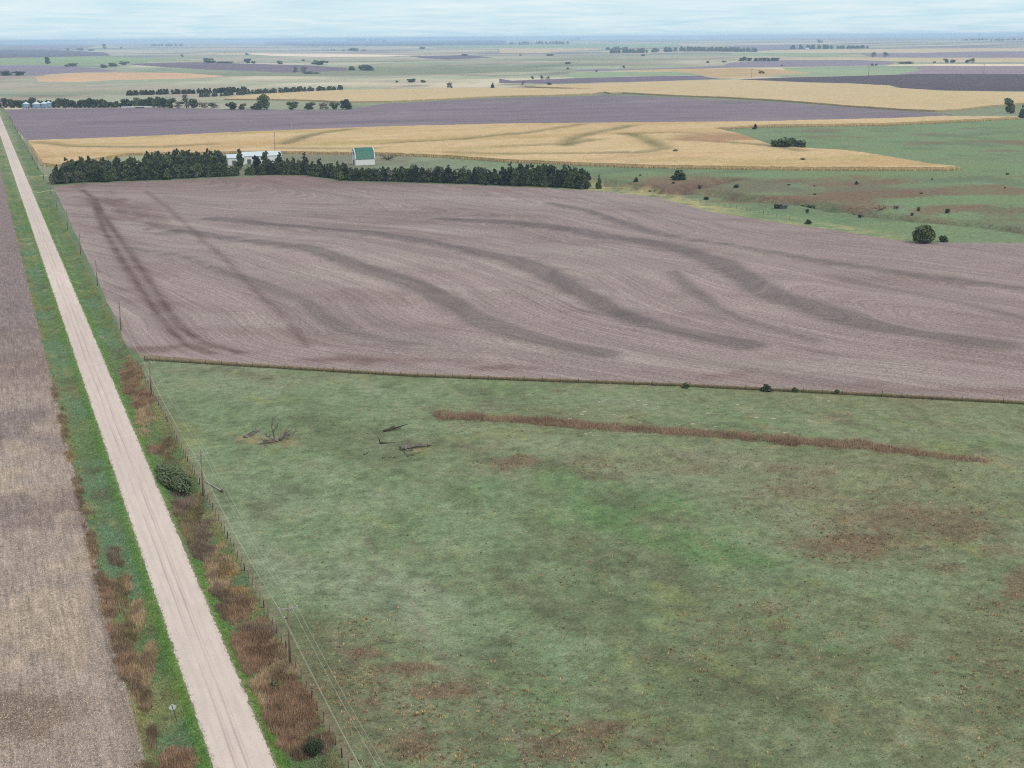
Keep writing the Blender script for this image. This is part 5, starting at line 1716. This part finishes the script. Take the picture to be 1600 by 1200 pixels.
for i in (1, 2, 3, 4):
    a, b = prof[i], prof[i + 1]
    if i == 1:
        a = (a[0] - .3, a[1] - .45)
    if i == 4:
        b = (b[0] + .3, b[1] - .45)
    rf = slab(a, b, -L2 + 0.25, L2 - 0.25, 0.16, M['roof_green'], "roof_slope", barn)
    for x_ in np.linspace(-L2 + 0.9, L2 - 0.9, 9):
        nx = Vector((0, -(b[1] - a[1]), b[0] - a[0])).normalized()
        if nx.z < 0:
            nx = -nx
        o_ = nx * 0.19
        link("seam", MB().tube([(x_, a[0] + o_.y, a[1] + o_.z), (x_, b[0] + o_.y, b[1] + o_.z)], 0.05, 4).mesh("seam", M['roof_green']), rf)
    for s in (-1, 1):
        x0, x1 = sorted((s * (L2 - 0.25), s * (L2 + 0.2)))
        slab(a, b, x0, x1, 0.24, M['white'], "barge_board", barn)
link("hay_door", MB().box((-L2 - 0.06, -0.9, 6.6), (-L2 - 0.01, 0.9, 8.8)).mesh("hay_door", M['dark']), barn)
link("door", MB().box((-L2 - 0.06, -1.7, 0.1), (-L2 - 0.01, 1.7, 3.4)).mesh("door", M['grey']), barn)

# long white shed in two lengths
sp_ = at1(398, 256)
shed = thing("long_shed", "long low white metal shed half hidden by the cedars", "shed", sp_)
for k_, (x0, x1, y0, y1, ew, rh) in enumerate(((-19.5, 0.5, -4.5, 5.0, 5.0, 7.2), (-9.0, 19.5, 1.0, 12.0, 5.4, 8.0))):
    yc = (y0 + y1) / 2
    if k_ == 1:
        x0 = -8.0
    pr = [(y0, 0), (y0, ew), (yc, rh), (y1, ew), (y1, 0)]
    if k_ == 0:
        x1 = -8.02
    m = MB().add([(x0, y, z) for y, z in pr] + [(x1, y, z) for y, z in pr], [(4, 3, 2, 1, 0), (5, 6, 7, 8, 9), (0, 5, 6, 1), (3, 8, 9, 4)])
    link("wall", m.mesh("wall", M['white']), shed)
    slab((y0 - .4, ew - .16), (yc, rh), x0 - .3, x1 + .3 * (k_ == 1), 0.14, M['steel_roof'], "roof_slope", shed)
    slab((yc, rh), (y1 + .4, ew - .16), x0 - .3, x1 + .3 * (k_ == 1), 0.14, M['steel_roof'], "roof_slope", shed)
    for x_ in np.arange(x0 + 3, x1 - 3, 6.5):
        link("door", MB().box((x_, y0 - 0.06, 0.1), (x_ + 2.8, y0 - 0.01, 3.2)).mesh("door", M['grey']), shed)
# lattice mast behind the shed
mp = at1(430, 243)
mast = thing("lattice_mast", "thin lattice mast standing behind the white shed", "mast", mp)
for k_ in range(3):
    a = k_ * 2.094
    link("leg", MB().tube([(1.0 * math.cos(a), 1.0 * math.sin(a), 0), (0.12 * math.cos(a), 0.12 * math.sin(a), 17)], 0.07, 4).mesh("leg", M['rust']), mast)
for z_ in np.arange(1.5, 16.5, 1.5):
    q = 1.0 - 0.88 * z_ / 17
    link("brace", MB().tube([(q * math.cos(k * 2.094), q * math.sin(k * 2.094), z_ + (k % 2) * .6) for k in (0, 1, 2, 3)], 0.04, 3).mesh("brace", M['rust']), mast)
link("head", MB().tube([(0, 0, 16.6), (0, 0, 17.6)], [0.3, 0.1], 6).mesh("head", M['rust']), mast)
pp = at1(456, 204)
t = thing("field_pole", "slim white pole at the back edge of the near corn", "pole", pp)
link("shaft", MB().tube([(0, 0, 0), (0, 0, 7.5)], [0.16, 0.11], 6).mesh("shaft", M['insul']), t)
link("cap", MB().tube([(0, 0, 7.5), (0, 0, 7.8)], [0.2, 0.12], 6).mesh("cap", M['arm']), t)
# brush and scrap heap right of the barn
deadwood("brush_heap", (606, 250), "brown heap of brush right of the barn", "brush heap", [(math.cos(a), math.sin(a), .35, 5.0, .3, 2, .5) for a in np.arange(0, 6.2, 0.7)], 21, 'rust')


# grain bins
def grain_bin(pxc, base, wpx, hpx_, label, ladder=True):
    p = at1(pxc, base)
    s = mpp(p)
    r_, H_ = wpx * s / 2, hpx_ * s
    t = thing("grain_bin", label, "grain bin", p, 0, "grain bins")
    n = 20
    m = MB()
    zs = np.linspace(0, H_, 13)
    vs, fs = [], []
    for i, z in enumerate(zs):
        q = r_ * (1.0 + (0.006 if i % 2 else 0))
        vs += [(q * math.cos(2 * math.pi * k / n), q * math.sin(2 * math.pi * k / n), z) for k in range(n)]
    for i in range(12):
        fs += [(i * n + k, i * n + (k + 1) % n, (i + 1) * n + (k + 1) % n, (i + 1) * n + k) for k in range(n)]
    m.add(vs, fs)
    link("wall", m.mesh("wall", M['steel']), t)
    R2 = r_ * 1.06
    m = MB().add([(R2 * math.cos(2 * math.pi * k / n), R2 * math.sin(2 * math.pi * k / n), H_ - .05) for k in range(n)] + [(0.5 * math.cos(2 * math.pi * k / n), 0.5 * math.sin(2 * math.pi * k / n), H_ + r_ * 0.55) for k in range(n)],
                 [(k, (k + 1) % n, (k + 1) % n + n, k + n) for k in range(n)] + [tuple(range(n))[::-1]])
    rf = link("roof", m.mesh("roof", M['steel_roof']), t)
    link("cap", MB().tube([(0, 0, H_ + r_ * .55 - .05), (0, 0, H_ + r_ * .55 + .35)], [0.6, 0.35], 8).mesh("cap", M['steel_roof']), rf)
    link("plinth", MB().tube([(0, 0, -.3), (0, 0, 0.35)], r_ * 1.05, 20).mesh("plinth", M['concrete']), t)
    link("door", MB().box((-.5, -r_ - .12, .5), (.5, -r_ + .05, 2.0)).mesh("door", M['dark']), t)
    return t


grain_bin(41.3, 169.8, 10.2, 6.8, "leftmost grain bin standing apart from the other three")
grain_bin(57.5, 169.6, 12.6, 6.4, "widest grain bin, second from the left")
grain_bin(69.5, 169.4, 10.6, 7.0, "third grain bin from the left, partly behind its neighbours")
grain_bin(76.6, 169.2, 8.2, 8.0, "rightmost and tallest grain bin")
for (a, b, c, d), lb in (((83.5, 169, 92.5, 162.5), "grain auger slanting up right of the bins"), ((50, 169.3, 41, 165.5), "grain auger leaning between the two left bins")):
    p0, p1 = at1(a, b), at1(a, b)
    s = mpp(p0)
    dx = (c - a) * s
    t = thing("grain_auger", lb, "auger", p0 + np.array([0, -8.0 if a < 60 else 0, 0]))
    top = (dx, 0, (b - d) * s)
    link("tube", MB().tube([(0, 0, 0.5), top], 0.28, 6).mesh("tube", M['rust']), t)
    link("strut", MB().tube([(dx * .55, -1.2, 0), (dx * .6, 0, top[2] * .6)], 0.1, 4).mesh("strut", M['rust']), t)
    link("strut", MB().tube([(dx * .55, 1.2, 0), (dx * .6, 0, top[2] * .6)], 0.1, 4).mesh("strut", M['rust']), t)
    link("wheel", MB().tube([(dx * .55, -1.45, .45), (dx * .55, -1.2, .45)], 0.45, 8).mesh("wheel", M['dark']), t)


def gable(name, p, lx, ly, ew, rh, wall, roof, label, cat, rz=0.0):
    t = thing(name, label, cat, p, rz)
    pr = [(-ly / 2, -.2), (-ly / 2, ew), (0, rh), (ly / 2, ew), (ly / 2, -.2)]
    link("wall", MB().add([(-lx / 2, y, z) for y, z in pr] + [(lx / 2, y, z) for y, z in pr], [(4, 3, 2, 1, 0), (5, 6, 7, 8, 9), (0, 5, 6, 1), (3, 8, 9, 4)]).mesh("wall", M[wall]), t)
    slab((-ly / 2 - .3, ew - .1), (0, rh), -lx / 2 - .3, lx / 2 + .3, .14, M[roof], "roof_slope", t)
    slab((0, rh), (ly / 2 + .3, ew - .1), -lx / 2 - .3, lx / 2 + .3, .14, M[roof], "roof_slope", t)
    link("door", MB().box((-lx * .12, -ly / 2 - .06, 0), (lx * .12, -ly / 2 - .01, ew * .8)).mesh("door", M['dark']), t)
    return t


gable("farm_shed", at1(1, 168.5), 12, 9, 8, 11, 'pink', 'grey', "tall weathered pink grey building at the left picture edge", "building")
gable("farm_shed", at1(218, 168.6), 46, 5, 1.3, 1.9, 'concrete', 'steel_roof', "long low pale shed in front of the tree row", "shed", math.radians(0))
gable("farm_house", at1(169, 168), 6, 6, 3.2, 5.0, 'white', 'steel_roof', "little white building between the trees right of the bins", "building")
gable("farm_house", at1(1113, 79.5), 42, 16, 5, 9, 'white', 'white', "white farm roofs rising from the long far tree belt", "building")
gable("farm_house", at1(1261, 77), 22, 14, 5, 9, 'white', 'white', "white house in a gap of the far tree belt", "building")
gable("farm_house", at1(916, 68.8), 30, 16, 6, 10, 'white', 'white', "white speck of a house near the skyline middle", "building")
gable("shack", at1(1224, 326), 3.6, 2.6, 1.7, 2.4, 'grey', 'grey', "dark old shack with a cedar against it in the creek pasture", "shack", 0.3)
gable("stock_shelter", at1(1399, 343), 1.9, 1.5, 1.2, 1.6, 'rust', 'grey', "tiny dark shelter among the junk on the green bench", "shelter", -0.2)
gable("stock_shelter", at1(1420, 346), 3.2, 1.6, .7, 1.1, 'concrete', 'steel_roof', "pale low trough shaped box on the green bench", "trough", 0.1)
deadwood("brush_heap", (1375, 340), "reddish brush heap left of the junk on the bench", "brush heap", [(math.cos(a), math.sin(a), .25, 2.6, .16, 2, .2) for a in np.arange(0, 6.2, 0.9)], 22, 'rust')

# centre pivot irrigator in the far corn
pa, pb = at([645, 655.5], [143.5, 153])
pv = thing("irrigation_pivot", "thin centre pivot irrigator lying across the far corn", "irrigator", pa)
dv = pb - pa
NT = 6
zc = 4.6
for i in range(NT + 1):
    q = dv * i / NT
    d2 = np.array([-dv[1], dv[0]]) / np.hypot(dv[0], dv[1]) * 2.0
    link("tower", MB().tube([(q[0] - d2[0], q[1] - d2[1], q[2]), (q[0], q[1], q[2] + zc), (q[0] + d2[0], q[1] + d2[1], q[2])], 0.16, 4).mesh("tower", M['steel_roof']), pv)
for i in range(NT):
    a, b = dv * i / NT, dv * (i + 1) / NT
    link("span", MB().tube([tuple(a + (b - a) * u + np.array([0, 0, zc + 1.6 * 4 * u * (1 - u) * .5])) for u in np.linspace(0, 1, 7)], 0.18, 4).mesh("span", M['steel_roof']), pv)
# far transmission poles
for x_, b_, t_, lb in ((1174.5, 121.5, 108, "thin far transmission pole over the tan field"), (1357, 118.5, 105, "thin far transmission pole over the mint green patch"), (1537, 116, 101, "thin far transmission pole near the right edge")):
    p = at1(x_, b_)
    s = mpp(p)
    t = thing("transmission_pole", lb, "utility pole", p, 0, "transmission poles")
    H_ = (b_ - t_) * s
    link("shaft", MB().tube([(0, 0, 0), (0, 0, H_)], [0.45, 0.25], 6).mesh("shaft", M['grey']), t)
    link("crossarm", MB().box((-2.6, -.15, H_ - 2.2), (2.6, .15, H_ - 1.9)).mesh("crossarm", M['grey']), t)

# ------------------------------------------------------------------ the air
HZ = 47500.0
hz = MB().box((-HZ, -HZ, float(LAND[:, 2].min()) - 2.0), (HZ, HZ, 101.0)).mesh("haze", None) if False else None
me = bpy.data.meshes.new("haze")
b0 = MB().box((-HZ, -HZ, float(LAND[:, 2].min()) - 2.0), (HZ, HZ, max(101.0, float(LAND[:, 2].max()) + 25)))
me.from_pydata(b0.v, [], b0.f)
hm = bpy.data.materials.new("haze_air")
hm.use_nodes = True
hm.node_tree.nodes.clear()
ho = hm.node_tree.nodes.new('ShaderNodeOutputMaterial')
hv = hm.node_tree.nodes.new('ShaderNodeVolumePrincipled')
hv.inputs['Color'].default_value = (0.50, 0.72, 1.0, 1)
hv.inputs['Density'].default_value = 6.0e-5
hv.inputs['Anisotropy'].default_value = 0.0
hm.node_tree.links.new(hv.outputs[0], ho.inputs['Volume'])
me.materials.append(hm)
tag(link("haze", me), "pale blue haze over the whole plain", "haze", kind="stuff")
